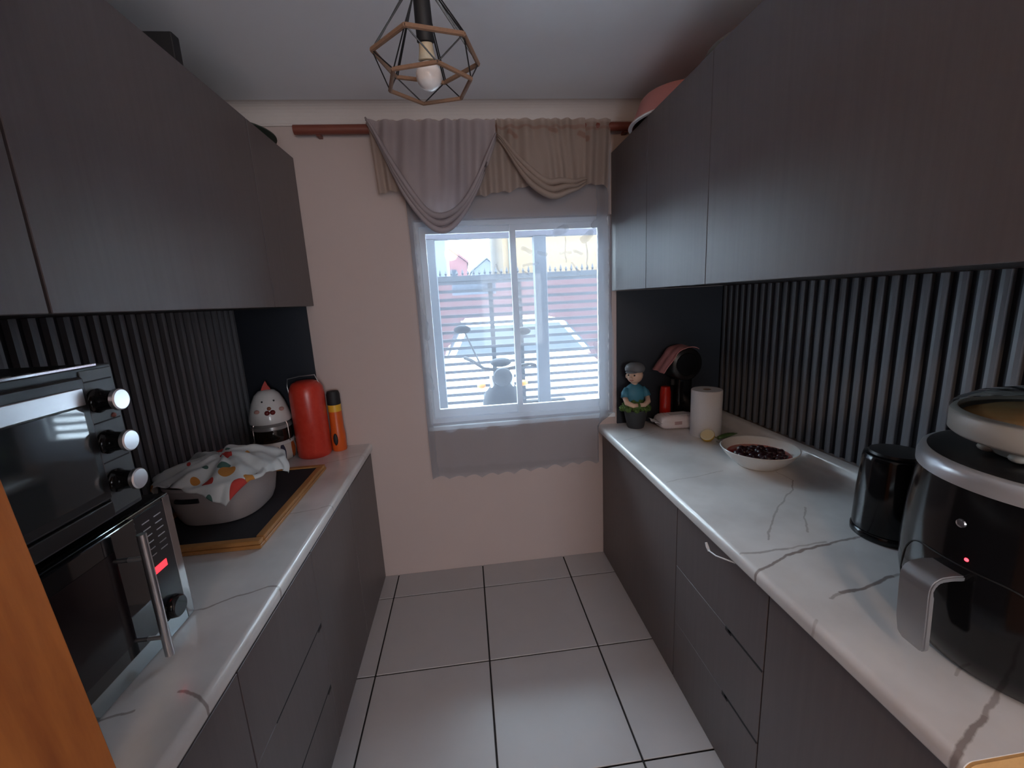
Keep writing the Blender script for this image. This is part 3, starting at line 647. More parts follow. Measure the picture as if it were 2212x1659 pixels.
obj('badge', ball(B(), (q.x, q.y, ZT + .075), .036, .36, .22, 1, n=14), m_bmatt, can, smooth='all')['label'] = 'black oval badge'

# ------------------------------------------------------------------ right worktop: figurine
fx, fy = 0.990, -0.105
fig = thing('figurine', 'boy figurine in cap and blue shirt leaning over a mossy dark pot', 'figurine', (fx, fy, ZT))
m_skin = mat('painted_skin', (0.62, 0.40, 0.29), 0.5); m_blue = mat('blue_shirt', (0.045, 0.19, 0.27), 0.6); m_capm = mat('grey_cap', (0.12, 0.12, 0.125), 0.7)
obj('pot', lathe(B(), [(0, ZT), (.048, ZT), (.052, ZT + .01), (.070, ZT + .10), (.074, ZT + .115), (.066, ZT + .118), (0, ZT + .112)], (fx + .005, fy, 0), 28), mat('dark_pot', (0.035, 0.037, 0.04), 0.6), fig, smooth=50)
bm = B()
for i in range(150):
    a = random.uniform(0, 2 * PI); r = .085 * math.sqrt(random.random()); z = ZT + .118 + random.uniform(-.005, .062) * (1.15 - (r / .085) ** 2)
    ball(bm, (fx + .004 + r * math.cos(a), fy + r * math.sin(a) * .85, z), random.uniform(.010, .017), n=6, jit=.25)
obj('moss', bm, mat('green_moss', (0.085, 0.15, 0.030), 0.9, noise=((60, 60, 60), .6, (0.03, 0.06, 0.015), 0)), fig)['kind'] = 'stuff'
zz = ZT + .165
obj('torso', lathe(B(), [(0, zz), (.050, zz), (.056, zz + .03), (.056, zz + .06), (.048, zz + .085), (.030, zz + .102), (.018, zz + .112), (0, zz + .114)], (fx, fy + .01, 0), 28, None, 1.15, .8), m_blue, fig, smooth=50)
for s in (-1, 1):
    obj('sleeve', tube(B(), [(fx + s * .048, fy + .008, zz + .080), (fx + s * .066, fy - .004, zz + .055), (fx + s * .071, fy - .016, zz + .030)], [.018, .022, .0235], 14), m_blue, fig, smooth='all')
    obj('arm', tube(B(), [(fx + s * .070, fy - .014, zz + .036), (fx + s * .066, fy - .040, zz + .002), (fx + s * .034, fy - .062, -.012 + zz), (fx + s * .008, fy - .064, -.010 + zz)], [.016, .0165, .014, .012], 12), m_skin, fig, smooth='all')
hz = zz + .163
bm = B(); ball(bm, (fx - .002, fy + .002, hz), .050, .98, .98, 1.02, n=24)
for s in (-1, 1): ball(bm, (fx - .002 + s * .049, fy + .006, hz - .004), .012, .5, .8, 1.1, n=10)
hd = obj('head', bm, m_skin, fig, smooth='all')
fd = Vector((-.72, -.69, 0)); fsd = Vector((.69, -.72, 0)); hcn = Vector((fx - .002, fy + .002, hz))
obj('nose', ball(B(), hcn + fd * .050 + Vector((0, 0, -.010)), .0095, 1, 1, .9, n=10), m_skin, hd, smooth='all')
for s in (-1, 1): obj('eye', ball(B(), hcn + fd * .0445 + fsd * (s * .019) + Vector((0, 0, .006)), .0055, n=8), m_bmatt, hd, smooth='all')
obj('mouth', tube(B(), [hcn + fd * .0455 + fsd * -.012 + Vector((0, 0, -.024)), hcn + fd * .047 + Vector((0, 0, -.028)), hcn + fd * .0455 + fsd * .012 + Vector((0, 0, -.024))], .0022, 6), mat('lips', (0.35, 0.10, 0.08), .5), hd, smooth='all')
obj('neck', bar(B(), (fx, fy + .008, zz + .10), (fx - .002, fy + .005, hz - .03), .019, 14), m_skin, fig, smooth=40)
bm = B(); lathe(bm, [(.054, 0), (.059, .008), (.060, .020), (.052, .040), (.032, .053), (0, .057)], hcn + Vector((.003, .003, .022)), 28); cp_ = obj('cap', bm, m_capm, fig, smooth=50)
bm = B(); lathe(bm, [(0, 0), (.034, 0), (.034, .006), (0, .008)], hcn + fd * .046 + Vector((0, 0, .022)), 20, None, 1, 1); obj('peak', bm, m_capm, cp_, smooth=50)

# coffee machine with pink cloth
cm = thing('coffee_machine', 'black pod coffee machine with a red tank in the corner by the window', 'coffee machine', (1.27, -0.075, ZT))
obj('base', bx(B(), 1.17, 1.385, -0.118, -0.020, ZT, ZT + .030, .008), m_bgloss, cm)
obj('column', bx(B(), 1.27, 1.37, -0.095, -0.022, ZT + .028, ZT + .30, .02, 3), m_bgloss, cm, smooth=40)
obj('tank', lathe(B(), [(0, ZT + .030), (.032, ZT + .030), (.035, ZT + .05), (.034, ZT + .20), (.028, ZT + .235), (0, ZT + .24)], (1.205, -0.065, 0), 24), mat('red_tank', (0.55, 0.02, 0.01), 0.15, coat=.5), cm, smooth=50)
Ry = Matrix.Rotation(PI / 2, 4, 'X'); HC = Vector((1.285, -0.10, 1.292))
hdm = obj('brew_head', lathe(B(), [(0, -.085), (.085, -.085), (.10, -.07), (.103, 0), (.10, .06), (.085, .075), (0, .075)], HC, 40, Ry), m_bsemi, cm, smooth=50)
obj('front_disc', lathe(B(), [(0, .074), (.07, .074), (.066, .080), (0, .081)], HC, 36, Ry), m_bgloss, hdm, smooth=50)
obj('drip_tray', bx(B(), 1.19, 1.30, -0.117, -0.06, ZT + .031, ZT + .037, .002), m_steel2, cm)
obj('spout', bar(B(), (1.22, -0.13, 1.20), (1.22, -0.13, 1.165), .012, 14), m_bmatt, cm, smooth=40)
def pink(u, v):
    y = -0.205 + .165 * v; s = u * .285; R = .1075
    a0 = math.radians(60); a = a0 + s / R
    lim = math.radians(148)
    if a < lim: x, z = HC.x + R * math.cos(a), HC.z + R * math.sin(a)
    else:
        e = (a - lim) * R; x, z = HC.x + R * math.cos(lim) - e * .62, HC.z + R * math.sin(lim) - e * .78
    return (x + .003 * math.sin(v * 14), y - .012 * u * u, z + .002 * math.sin(u * 16 + v * 7))
tag(obj('dishcloth', gridf(B(), 36, 16, pink), mat('pink_cloth', (0.60, 0.26, 0.26), 0.95, noise=((90, 90, 90), .2, (0.45, 0.17, 0.17), .2)), smooth='all', solid=.003), 'pink cloth draped over the black coffee machine', 'cloth')

# wet wipes pack
wp = thing('wipes_pack', 'white and pink pack of wet wipes in front of the coffee machine', 'wipes pack', (1.215, -0.185, ZT))
m_pk = mat('pack_film', (0.88, 0.85, 0.87), 0.25, noise=((9, 9, 30), .4, (0.68, 0.52, 0.53), .12))
def pillow(u, v):
    a = 2 * PI * v; t = u * 2 - 1
    k = max(0.0, 1 - abs(t) ** 7) ** .5
    cx_, sx_ = math.cos(a), math.sin(a); p = 4.0; q = (abs(cx_) ** p + abs(sx_) ** p) ** (-1 / p)
    wv = .058; h = .043 * (0.12 + .88 * k)
    return (1.225 + t * .118, -0.178 - t * .012 + wv * q * cx_ * (.92 + .08 * k), ZT + .0445 + h * q * sx_ + .0012 * math.sin(t * 40 + a * 3))
bm = gridf(B(), 40, 40, pillow); bmesh.ops.remove_doubles(bm, verts=bm.verts[:], dist=.0004); obj('pack', bm, m_pk, wp, smooth='all')
m_fin = mat('pack_foil', (0.78, 0.78, 0.80), 0.22)
obj('end_fin', gridf(B(), 6, 20, lambda u, v: (1.112 - u * .048, -.232 + .095 * v, ZT + .046 + .008 * math.sin(v * 9) * u + .010 * u)), m_fin, wp, smooth='all')
obj('end_fin', gridf(B(), 6, 20, lambda u, v: (1.342 + u * .016, -.247 + .115 * v, ZT + .045 + .004 * math.sin(v * 9) * u)), m_fin, wp, smooth='all')
obj('print', bx(B(), 1.185, 1.270, -.2365, -.2352, ZT + .034, ZT + .054), mat('pack_print', (0.52, 0.36, 0.38), 0.4), wp)
obj('flap', bx(B(), 1.165, 1.285, -.215, -.150, ZT + .0865, ZT + .0895, .001, 1), m_fin, wp)

# kitchen roll
RX, RY = 1.313, -0.345
rl = thing('kitchen_roll', 'white kitchen paper roll standing on the right worktop', 'paper roll', (RX, RY, ZT))
obj('paper', lathe(B(), [(.022, ZT), (.080, ZT), (.0825, ZT + .003), (.0825, ZT + .263), (.080, ZT + .266), (.022, ZT + .266), (.022, ZT)], (RX, RY, 0), 48), m_paper, rl, smooth=50)
obj('core', lathe(B(), [(.0195, ZT + .001), (.0218, ZT + .001), (.0218, ZT + .2655), (.0195, ZT + .2655), (.0195, ZT + .001)], (RX, RY, 0), 32), m_card, rl, smooth=50)

# lemon half, chilli, fork
lm = thing('lemon_half', 'cut half lemon lying in front of the kitchen roll', 'lemon', (1.262, -0.452, ZT))
LR = Vector((0, 0, 1)).rotation_difference(Vector((-.48, -.42, .76))).to_matrix().to_4x4()
LC = Vector((1.262, -0.452, ZT + .0335))
obj('rind', lathe(B(), [(0, -.040), (.012, -.037), (.026, -.027), (.035, -.010), (.0365, .004), (.034, .0055), (0, .0045)], LC, 28, LR), mat('lemon_rind', (0.70, 0.46, 0.06), 0.4, noise=((120, 120, 120), .3, (.6, .36, .04), .3)), lm, smooth=50)
obj('pith', lathe(B(), [(.0297, .0063), (.0340, .0066), (.0345, .0058)], LC, 28, LR), mat('lemon_pith', (0.85, 0.80, 0.62), 0.6), lm, smooth=50)
obj('flesh', lathe(B(), [(0, .0052), (.028, .0062), (.0295, .0062)], LC, 28, LR), mat('lemon_flesh', (0.84, 0.70, 0.40), 0.3), lm, smooth=50)
ch = thing('chilli', 'small green chilli lying between lemon and white bowl', 'chilli', (1.37, -0.46, ZT))
obj('pod', tube(B(), [(1.325, -0.452, ZT + .012), (1.36, -0.440, ZT + .0145), (1.40, -0.424, ZT + .0145), (1.44, -0.408, ZT + .012), (1.475, -0.395, ZT + .008)], [.009, .0125, .0125, .008, .002], 10), mat('chilli_green', (0.07, 0.14, 0.04), 0.3), ch, smooth='all')
obj('stem', tube(B(), [(1.327, -0.451, ZT + .012), (1.312, -0.456, ZT + .016), (1.302, -0.452, ZT + .022)], [.004, .0028, .0025], 8), mat('chilli_stem', (0.20, 0.24, 0.12), 0.6), ch, smooth='all')
fk = thing('fork', 'metal fork lying on the right worktop with its end under the bowl rim', 'fork', (1.31, -0.53, ZT))
obj('fork_handle', tube(B(), [(1.300, -0.478, ZT + .004), (1.312, -0.520, ZT + .004), (1.325, -0.575, ZT + .006), (1.33, -0.60, ZT + .007)], [.0045, .0035, .003, .003], 8, flat=.6), m_steel, fk, smooth='all')

# white bowl with stewed fruit
bw = Vector((1.308, -0.800))
BWR = .150
obj_b = obj('bowl', lathe(B(), [(0, ZT), (.090, ZT), (.094, ZT + .005), (.124, ZT + .028), (.150, ZT + .060), (.162, ZT + .079), (.165, ZT + .082), (.162, ZT + .085), (.154, ZT + .082), (.141, ZT + .060), (.115, ZT + .031), (.087, ZT + .011), (0, ZT + .009)], (bw.x, bw.y, 0), 56), m_ceramic, smooth=60)
tag(obj_b, 'white bowl of dark red fruit on the right worktop', 'bowl')
bm = B(); lathe(bm, [(0, ZT + .050), (.130, ZT + .050), (.133, ZT + .0505), (.1345, ZT + .052), (0, ZT + .053)], (bw.x, bw.y, 0), 40)
jc = thing('stewed_fruit', 'dark red stewed fruit in juice inside the white bowl', 'food', (bw.x, bw.y, ZT + .05)); jc['kind'] = 'stuff'
obj('juice', bm, mat('red_juice', (0.45, 0.018, 0.012), 0.08, coat=.6), jc, smooth=50)
bm = B()
for i in range(60):
    a = random.uniform(0, 2 * PI); r = .100 * math.sqrt(random.random())
    cx_, cy_ = bw.x - .010 + r * math.cos(a) * .98, bw.y - .028 + r * math.sin(a) * .92
    if math.hypot(cx_ - bw.x, cy_ - bw.y) > .115: continue
    ball(bm, (cx_, cy_, ZT + .056 + random.uniform(0, .010)), random.uniform(.013, .022), 1, random.uniform(.7, 1.2), random.uniform(.6, 1), n=9, jit=.12)
o = obj('fruit_pieces', bm, mat('dark_berry', (0.028, 0.006, 0.010), 0.35), jc, smooth='all'); o['kind'] = 'stuff'

# kettle
KX, KY = 1.313, -1.417
kt = thing('kettle', 'tall glossy black kettle beside the air fryer', 'kettle', (KX, KY, ZT))
obj('base_plate', lathe(B(), [(0, ZT), (.092, ZT), (.097, ZT + .005), (.097, ZT + .022), (.090, ZT + .028), (0, ZT + .028)], (KX, KY, 0), 44), m_bgloss, kt, smooth=50)
obj('jug', lathe(B(), [(0, ZT + .028), (.093, ZT + .028), (.0945, ZT + .04), (.092, ZT + .15), (.086, ZT + .262), (.083, ZT + .276), (.078, ZT + .280), (0, ZT + .280)], (KX, KY, 0), 44), m_bgloss, kt, smooth=50)
obj('lid', lathe(B(), [(0, ZT + .280), (.072, ZT + .280), (.070, ZT + .288), (0, ZT + .292)], (KX, KY, 0), 40), m_bsemi, kt, smooth=50)
obj('handle', tube(B(), [(KX + .075, KY + .04, ZT + .25), (KX + .12, KY + .065, ZT + .25), (KX + .138, KY + .075, ZT + .22), (KX + .132, KY + .072, ZT + .10), (KX + .086, KY + .047, ZT + .06)], .012, 12), m_bsemi, kt, smooth='all')

# air fryer
AX, AY = 1.182, -1.880
af = thing('air_fryer', 'large black air fryer with silver band and bent silver handle', 'air fryer', (AX, AY, ZT))
obj('housing', lathe(B(), [(0, ZT), (.196, ZT), (.212, ZT + .012), (.228, ZT + .06), (.243, ZT + .15), (.245, ZT + .21), (.242, ZT + .30), (.233, ZT + .405), (0, ZT + .41)], (AX, AY, 0), 72), m_bgloss, af, smooth=50)
obj('band', lathe(B(), [(.231, ZT + .404), (.237, ZT + .406), (.2375, ZT + .425), (.232, ZT + .441), (.222, ZT + .445), (0, ZT + .446)], (AX, AY, 0), 72), mat('silver_plastic', (0.55, 0.56, 0.58), 0.3, .5), af, smooth=50)
obj('top_plate', lathe(B(), [(.2215, ZT + .4455), (.20, ZT + .450), (0, ZT + .452)], (AX, AY, 0), 64), m_bsemi, af, smooth=50)
def surf(ang, z):
    P = [(.212, .012), (.228, .06), (.243, .15), (.245, .21), (.242, .30), (.233, .405)]
    for (r0, z0_), (r1, z1_) in zip(P, P[1:]):
        if z0_ <= z <= z1_: r = r0 + (r1 - r0) * (z - z0_) / (z1_ - z0_); break
    return Vector((AX + r * math.cos(ang), AY + r * math.sin(ang), ZT + z)), Vector((math.cos(ang), math.sin(ang), 0))
# pan drawer outline
pts = []
for i in range(41):
    ang = math.radians(140 + 80 * i / 40); z = .045 + .205 * (1 - abs(2 * i / 40 - 1) ** 6); q, n_ = surf(ang, z); pts.append(q + n_ * .0005)
obj('drawer_seam', tube(B(), pts, .0016, 6), m_line, af, smooth=True)
ha = math.radians(176); hn = Vector((math.cos(ha), math.sin(ha), 0)); ht = Vector((-hn.y, hn.x, 0))
ctr = Vector((AX, AY, ZT))
prf = [(.236, .232), (.262, .234), (.288, .232), (.304, .222), (.310, .206), (.310, .19), (.305, .10), (.300, .062), (.296, .050)]
bm = B(); rows = []
for i, (r, z) in enumerate(prf):
    wdt = .033 if i < 7 else (.030 if i == 7 else .020)
    d_in = Vector((0, 0, -.012)) if i < 3 else (hn * -.008 + Vector((0, 0, -.009)) if i < 5 else hn * -.013)
    p_ = ctr + hn * r + Vector((0, 0, z))
    rows.append([bm.verts.new(p_ + ht * wdt), bm.verts.new(p_ - ht * wdt), bm.verts.new(p_ - ht * wdt + d_in), bm.verts.new(p_ + ht * wdt + d_in)])
for a_, b_ in zip(rows, rows[1:]):
    for k in range(4): bm.faces.new((a_[k], a_[(k + 1) % 4], b_[(k + 1) % 4], b_[k]))
bm.faces.new(rows[0][::-1]); bm.faces.new(rows[-1])
bmesh.ops.bevel(bm, geom=[e for e in bm.edges], offset=.0025, segments=2, affect='EDGES')
obj('handle', bm, m_steel2, af, smooth=40)
q, n_ = surf(math.radians(178), .335); obj('button', lathe(B(), [(0, 0), (.009, 0), (.008, .003), (0, .004)], q, 20, n_.to_track_quat('Z', 'Y').to_matrix().to_4x4()), m_chrome, af, smooth=50)
q, n_ = surf(math.radians(183), .268); obj('indicator', lathe(B(), [(0, 0), (.0038, 0), (.003, .0015), (0, .002)], q, 14, n_.to_track_quat('Z', 'Y').to_matrix().to_4x4()), mat('red_dot', (0.4, 0, 0), .4, emit=(1, .02, .03), estr=2.5), af, smooth=50)['label'] = 'lit red indicator'

# glass dish on the fryer
zd = ZT + .4525
gd = thing('casserole', 'round frosted glass casserole with lid and yellow food on the air fryer', 'dish', (1.185, -1.876, zd))
m_frost = mat('frosted_glass', (0.78, 0.74, 0.66), 0.35, trans=0.45)
DX, DY = 1.172, -1.876
obj('dish', lathe(B(), [(0, zd), (.115, zd), (.125, zd + .004), (.135, zd + .018), (.178, zd + .034), (.184, zd + .04), (.185, zd + .078), (.180, zd + .086), (.172, zd + .088), (.17, zd + .08), (.172, zd + .044), (.13, zd + .026), (0, zd + .012)], (DX, DY, 0), 64), m_frost, gd, smooth=50)
for k in range(12):
    a = 2 * PI * k / 12; obj('foot_rib', ball(B(), (DX + .13 * math.cos(a), DY + .13 * math.sin(a), zd + .012), .016, 1, 1, .6, n=10), m_frost, gd, smooth='all')
obj('lid', lathe(B(), [(.186, zd + .086), (.180, zd + .096), (.15, zd + .115), (.09, zd + .132), (.03, zd + .138), (0, zd + .138)], (DX, DY, 0), 56), m_pane, gd, smooth='all')
kn = obj('lid_knob', lathe(B(), [(0, zd + .138), (.018, zd + .138), (.02, zd + .148), (.062, zd + .153), (.064, zd + .158), (.060, zd + .162), (0, zd + .163)], (DX, DY, 0), 36), m_wht, gd, smooth=50)
bm = B(); lathe(bm, [(0, zd + .03), (.12, zd + .034), (.163, zd + .05), (.165, zd + .072), (.14, zd + .082), (0, zd + .086)], (DX, DY, 0), 40)
tag(obj('food_portion', bm, mat('yellow_food', (0.74, 0.50, 0.22), 0.6, noise=((14, 14, 14), .8, (0.62, 0.22, 0.04), .3)), smooth=50), 'yellow orange cooked food inside the glass casserole', 'food')

# hanging cable end
cb = thing('cable', 'white cable end hanging out below the right worktop edge', 'cable', (0.772, -1.33, 0.83))
obj('lead', tube(B(), [(0.822, -1.40, 0.853), (0.800, -1.395, 0.852), (0.782, -1.37, 0.851), (0.772, -1.335, 0.842), (0.772, -1.300, 0.836), (0.774, -1.285, 0.838)], .0024, 8), m_wht, cb, smooth='all')
obj('plug', tube(B(), [(0.774, -1.292, 0.832), (0.774, -1.280, 0.842), (0.775, -1.270, 0.852)], [.0045, .0055, .004], 10), m_wht, cb, smooth=40)

# ------------------------------------------------------------------ outdoors
m_conc = mat('concrete', (0.72, 0.73, 0.75), 0.85, noise=((2, 2, 2), .3, (.3, .3, .3), 0))
struct('ground', bx(B(), -30, 30, 0.15, 60, -0.2, -0.02), m_conc)
m_post = mat('pale_grey_paint', (0.035, 0.042, 0.055), 0.6)
pz = 2.20
for xx, lab in ((-0.252, 'grey porch post outside the window, left'), (0.608, 'grey porch post outside the window, right')):
    p_ = thing('porch_post', lab, 'post', (xx, 0.9, -0.02), 'porch posts outside the window')
    obj('shaft', bx(B(), xx - .048, xx + .048, 0.852, 0.948, -0.02, pz, .004), m_post, p_)
    obj('footing', bx(B(), xx - .07, xx + .07, 0.83, 0.97, -0.02, .02, .004), m_post, p_)
pr_ = thing('porch_beam', 'lilac grey porch beam across the top of the window view', 'beam', (0.3, .6, pz))
obj('beam', bx(B(), -1.6, 2.2, 0.85, 0.95, pz, pz + .30), mat('beam_paint', (0.045, 0.045, 0.062), .6), pr_)
for xx in (-1.5, 0.3, 2.1): obj('rafter', bx(B(), xx - .04, xx + .04, 0.16, 0.85, pz + .22, pz + .30), mat('rafter_paint', (0.16, 0.16, 0.2), .6), pr_)
# slatted gate
m_gate = mat('slate_gate_paint', (0.012, 0.014, 0.020), 0.7)
GY = 1.80
gt = thing('slatted_gate', 'slate grey slatted metal gate with spikes on top, beyond the window', 'gate', (0.5, GY, 0))
for k in range(19):
    z = 0.45 + .081 * k
    obj('slat', bx(B(), -2.2, 3.2, GY - .006, GY + .012, z - .015, z + .015), m_gate, gt)
for xx in (-2.2, -1.3, -0.45, 0.262, 0.555, 1.45, 2.4, 3.2): obj('upright', bx(B(), xx - .022, xx + .022, GY + .013, GY + .045, -.02, 1.96), m_gate, gt)
obj('top_rail', bx(B(), -2.2, 3.2, GY - .012, GY + .02, 1.925, 1.975), m_gate, gt)
bm = B()
for k in range(98):
    x = -2.15 + .055 * k; h = .055 + .02 * (k % 2)
    lathe(bm, [(.010, 1.975), (.007, 1.985), (.014, 1.998), (0, 1.975 + h)], (x, GY, 0), 6)
obj('spikes', bm, m_gate, gt)['kind'] = 'stuff'
obj('sheet_panel', bx(B(), -0.12, 0.32, GY + .05, GY + .056, 1.79, 1.93), mat('panel_blue_grey', (0.13, 0.15, 0.19), .5), gt)

# white car behind the gate
car = thing('car', 'white car parked behind the slatted gate outside', 'car', (0.66, 4.2, 0))
m_cw = mat('white_car_paint', (0.80, 0.81, 0.82), 0.15, coat=.5); m_cg = mat('car_glass', (0.012, 0.016, 0.022), 0.35, spec=0.12)
def loft(secs, n=28, p=5.0):
    bm = B(); rings = []
    for (y, cx_, hw, z0_, z1_) in secs:
        rg = []
        for i in range(n):
            a = 2 * PI * i / n; c_, s_ = math.cos(a), math.sin(a); k = (abs(c_) ** p + abs(s_) ** p) ** (-1 / p)
            rg.append(bm.verts.new((cx_ + hw * k * c_, y, (z0_ + z1_) / 2 + (z1_ - z0_) / 2 * k * s_)))
        rings.append(rg)
    for a, b_ in zip(rings, rings[1:]):
        for i in range(n): bm.faces.new((a[i], a[(i + 1) % n], b_[(i + 1) % n], b_[i]))
    bm.faces.new(rings[0]); bm.faces.new(rings[-1][::-1]); return bm
CX = 0.68
obj('body', loft([(2.15, CX, .86, .30, .62), (2.20, CX, .98, .22, .78), (2.35, CX, 1.05, .20, .86), (2.75, CX, 1.08, .18, .95), (3.1, CX, 1.09, .18, 1.0), (5.6, CX, 1.09, .18, 1.02), (6.0, CX, 1.05, .22, .98), (6.1, CX, .95, .3, .85)]), m_cw, car, smooth=50)
bm = B()
W0 = [(CX - .98, 2.85, .98), (CX + .98, 2.85, .98), (CX + .98, 5.85, 1.0), (CX - .98, 5.85, 1.0)]
W1 = [(CX - .72, 3.55, 1.42), (CX + .72, 3.55, 1.42), (CX + .74, 5.4, 1.42), (CX - .74, 5.4, 1.42)]
V0 = [bm.verts.new(p_) for p_ in W0]; V1 = [bm.verts.new(p_) for p_ in W1]
for i in range(4): bm.faces.new((V0[i], V0[(i + 1) % 4], V1[(i + 1) % 4], V1[i]))
bm.faces.new(V1); bm.faces.new(V0[::-1]); bmesh.ops.bevel(bm, geom=bm.edges[:], offset=.05, segments=3, affect='EDGES'); obj('cabin', bm, m_cw, car, smooth=50)
def quad_panel(P, off, th=.012):
    bm = B(); P = [Vector(p_) for p_ in P]; n_ = (P[1] - P[0]).cross(P[3] - P[0]).normalized()
    a = [bm.verts.new(p_ + n_ * off) for p_ in P]; b_ = [bm.verts.new(p_ + n_ * (off - th)) for p_ in P]
    bm.faces.new(a); bm.faces.new(b_[::-1])
    for i in range(4): bm.faces.new((a[i], b_[i], b_[(i + 1) % 4], a[(i + 1) % 4]))
    return bm
def lerp4(u, v): 
    a = Vector(W0[0]).lerp(Vector(W0[1]), u); b_ = Vector(W1[0]).lerp(Vector(W1[1]), u); return a.lerp(b_, v)
obj('windscreen', quad_panel([lerp4(.05, .08), lerp4(.95, .08), lerp4(.93, .88), lerp4(.07, .88)], .004), m_cg, car)
for s in (-1, 1):
    obj('wing_mirror', ball(B(), (CX + s * 1.20, 3.05, 1.05), .085, 1.1, .7, .75, n=12), m_cw, car, smooth='all')
    obj('headlamp', ball(B(), (CX + s * .80, 2.25, .70), .12, 1.3, .6, .6, n=14), mat('lamp_glass', (.5, .52, .55), .1), car, smooth='all')
    for yy in (2.85, 5.3): obj('wheel', lathe(B(), [(0, -.1), (.26, -.1), (.32, -.08), (.32, .08), (.26, .1), (0, .1)], (CX + s * .98, yy, .31), 28, Rx), m_bmatt, car, smooth=50)
    obj('side_window', quad_panel([Vector(W0[1 if s > 0 else 3]).lerp(Vector(W1[1 if s > 0 else 3]), .12), Vector(W0[2 if s > 0 else 0]).lerp(Vector(W1[2 if s > 0 else 0]), .12), Vector(W0[2 if s > 0 else 0]).lerp(Vector(W1[2 if s > 0 else 0]), .88), Vector(W0[1 if s > 0 else 3]).lerp(Vector(W1[1 if s > 0 else 3]), .88)], .004), m_cg, car)
obj('grille', bx(B(), CX - .40, CX + .40, 2.10, 2.18, .42, .58, .02), m_bmatt, car)

# motorbike in the yard
mbk = thing('motorbike', 'dark motorbike standing in the yard just outside the window', 'motorbike', (0.29, 1.35, -0.02))
m_bk = mat('bike_dark', (0.010, 0.012, 0.016), .5, spec=.2); bxx, by = 0.25, 0.72
Rxw = Rx
for yy in (by, by + .62):
    whl = obj('wheel', lathe(B(), [(.20, -.03), (.25, -.045), (.285, -.03), (.295, 0), (.285, .03), (.25, .045), (.20, .03), (.20, -.03)], (bxx, yy, .275), 32, Rx), m_bmatt, mbk, smooth=50)
    obj('hub', lathe(B(), [(0, -.05), (.05, -.05), (.05, .05), (0, .05)], (bxx, yy, .275), 16, Rx), m_steel2, whl, smooth=50)
    for k in range(5):
        a = 2 * PI * k / 5; obj('spoke', bar(B(), (bxx, yy, .275), (bxx, yy + .21 * math.cos(a), .275 + .21 * math.sin(a)), .012, 6), m_steel2, whl)
for s in (-1, 1):
    obj('fork_leg', bar(B(), (bxx + s * .065, by, .275), (bxx + s * .08, by + .10, 1.13), .020, 10), m_steel2, mbk, smooth=40)
    obj('handlebar', tube(B(), [(bxx, by + .12, 1.16), (bxx + s * .14, by + .12, 1.19), (bxx + s * .24, by + .14, 1.23 - s * .03), (bxx + s * .29, by + .17, 1.23 - s * .05)], .014, 10), m_bmatt, mbk, smooth=40)
    obj('lever', tube(B(), [(bxx + s * .22, by + .11, 1.22), (bxx + s * .28, by + .10, 1.22)], .006, 6), m_chrome, mbk, smooth=40)
    obj('mirror_stalk', bar(B(), (bxx + s * .16, by + .13, 1.21), (bxx + s * .22 - .05, by + .14, 1.46 + s * -.02), .007, 8), m_bmatt, mbk, smooth=40)
    obj('mirror', ball(B(), (bxx + s * .24 - .05, by + .13, 1.49 + s * -.02), .055, 1.25, .3, .62, n=14), m_bk, mbk, smooth='all')
    obj('indicator', ball(B(), (bxx + s * .17, by + .06, 1.06), .03, 1.2, 1, .8, n=10), mat('amber', (.5, .18, .02), .3), mbk, smooth='all')
hl = obj('headlight', lathe(B(), [(0, -.12), (.05, -.11), (.072, -.03), (.076, 0), (.068, .012), (0, .018)], (bxx, by + .0, 1.13), 28, Matrix.Rotation(PI / 2, 4, 'X')), m_bk, mbk, smooth=50)
obj('lens', lathe(B(), [(.066, .013), (.045, .024), (0, .028)], (bxx, by, 1.13), 28, Matrix.Rotation(PI / 2, 4, 'X')), mat('head_lens', (.02, .022, .026), .5, spec=.15), hl, smooth='all')
obj('front_shield', ball(B(), (bxx, by + .10, .86), .17, 1.0, .45, 1.35, n=20), m_bk, mbk, smooth='all')
obj('instrument_pod', ball(B(), (bxx, by + .12, 1.23), .055, 1.6, .7, .7, n=14), m_bk, mbk, smooth='all')
obj('front_fender', tube(B(), [(bxx, by - .26, .44), (bxx, by - .12, .57), (bxx, by + .04, .60), (bxx, by + .20, .53)], [.03, .055, .06, .04], 10, flat=.5), m_bk, mbk, smooth='all')
obj('tank', ball(B(), (bxx, by + .38, .86), .20, .75, 1.2, .62, n=20), m_bk, mbk, smooth='all')
obj('seat', ball(B(), (bxx, by + .72, .82), .20, .7, 1.2, .32, n=18), m_bmatt, mbk, smooth='all')
obj('engine', bx(B(), bxx - .14, bxx + .14, by + .22, by + .50, .28, .64, .03), m_steel2, mbk)

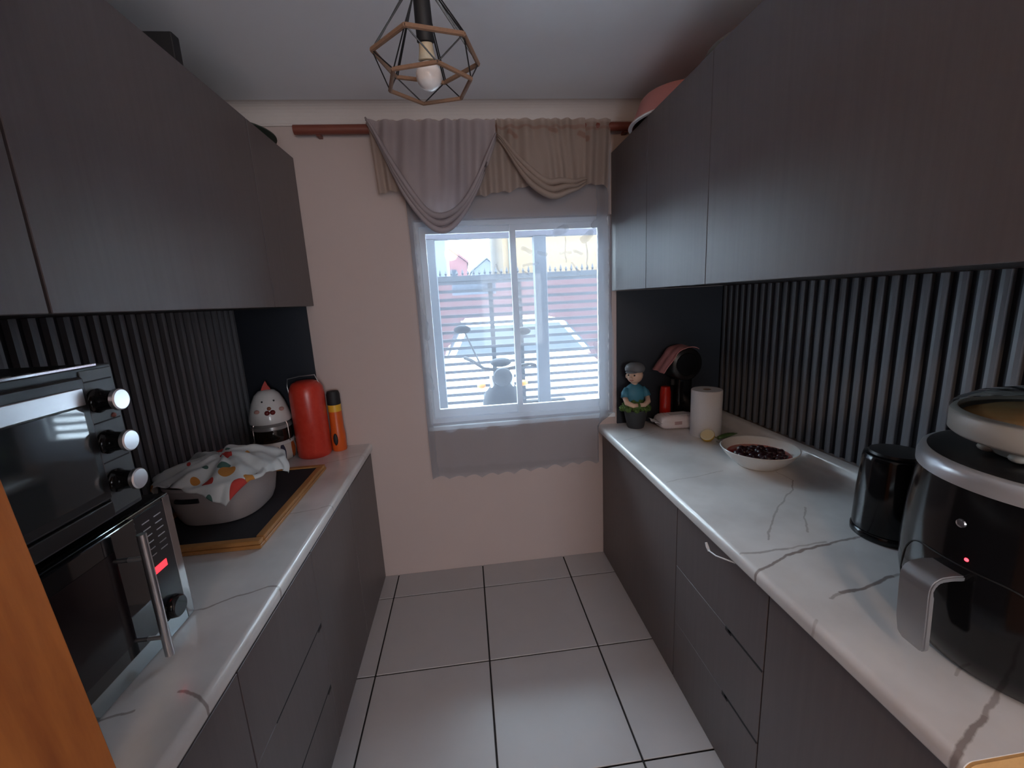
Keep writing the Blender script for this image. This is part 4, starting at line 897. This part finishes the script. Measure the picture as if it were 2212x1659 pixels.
# boundary wall and houses across the street
def house(name, label, x0, x1, y0, y1, ze, zr, mw_, mr_, xr=None, over=.25):
    t = thing(name, label, 'building', ((x0 + x1) / 2, (y0 + y1) / 2, -.02)); xr = (x0 + x1) / 2 if xr is None else xr
    bm = B(); prism(bm, [(x0, -.02), (x1, -.02), (x1, ze), (xr, zr), (x0, ze)], 'y', y0, y1); obj('walls', bm, mw_, t)
    k1 = (zr - ze) / (x1 - xr); k0 = (zr - ze) / (xr - x0)
    bm = B(); prism(bm, [(x0 - over, ze - over * k0 + .05), (xr, zr + .05), (x1 + over, ze - over * k1 + .05), (x1 + over, ze - over * k1 + .2), (xr, zr + .2), (x0 - over, ze - over * k0 + .2)], 'y', y0 - over, y1 + over); obj('roof', bm, mr_, t)
    return t
m_redw = mat('red_paint', (0.055, 0.014, 0.016), .8); m_greyr = mat('grey_roof', (0.04, 0.046, 0.058), .8); m_cream = mat('cream_render', (0.085, 0.055, 0.028), .8); m_wb = mat('white_render', (0.06, 0.073, 0.093), .8)
tag(obj('boundary_wall', bx(B(), -7, 9, 8.0, 8.2, -.02, 2.18), mat('dull_red_wall', (0.030, 0.010, 0.012), .85)), 'dull red boundary wall across the street behind the gate', 'wall')
hr = house('house', 'red house with a sloping roof seen far through the window', -7.0, 0.40, 28, 36, 4.35, 5.55, m_redw, m_redw, -1.15, .12)
obj('window', bx(B(), -.75, -.35, 27.94, 28.0, 3.2, 3.9), m_cg, hr)
hg = house('house', 'small grey gabled house far off in the middle of the window', 0.95, 3.7, 40, 48, 4.45, 5.62, m_greyr, m_greyr, 2.5, .15)
bc = thing('building', 'cream rendered building beyond the gate in the right window half', 'building', (5, 11, -.02))
obj('walls', bx(B(), 1.10, 9.0, 9.0, 14.0, -.02, 5.6), m_cream, bc); obj('parapet', bx(B(), 1.02, 9.1, 8.9, 14.1, 5.6, 5.8), m_wb, bc)
obj('downpipe', bar(B(), (1.30, 8.95, 0), (1.30, 8.95, 5.6), .05, 10), m_wb, bc); obj('window', bx(B(), 3.9, 4.9, 8.96, 9.0, 3.3, 4.5), m_cg, bc)
bw_ = thing('building', 'pale blue white building at the left edge of the window view', 'building', (-2.7, 12, -.02))
obj('walls', bx(B(), -5.0, -0.47, 10.0, 15.0, -.02, 6.0), m_wb, bw_); obj('parapet', bx(B(), -5.1, -0.42, 9.9, 15.1, 6.0, 6.15), m_wb, bw_)
obj('window', bx(B(), -1.7, -0.95, 9.96, 10.0, 2.9, 4.1), m_cg, bw_)
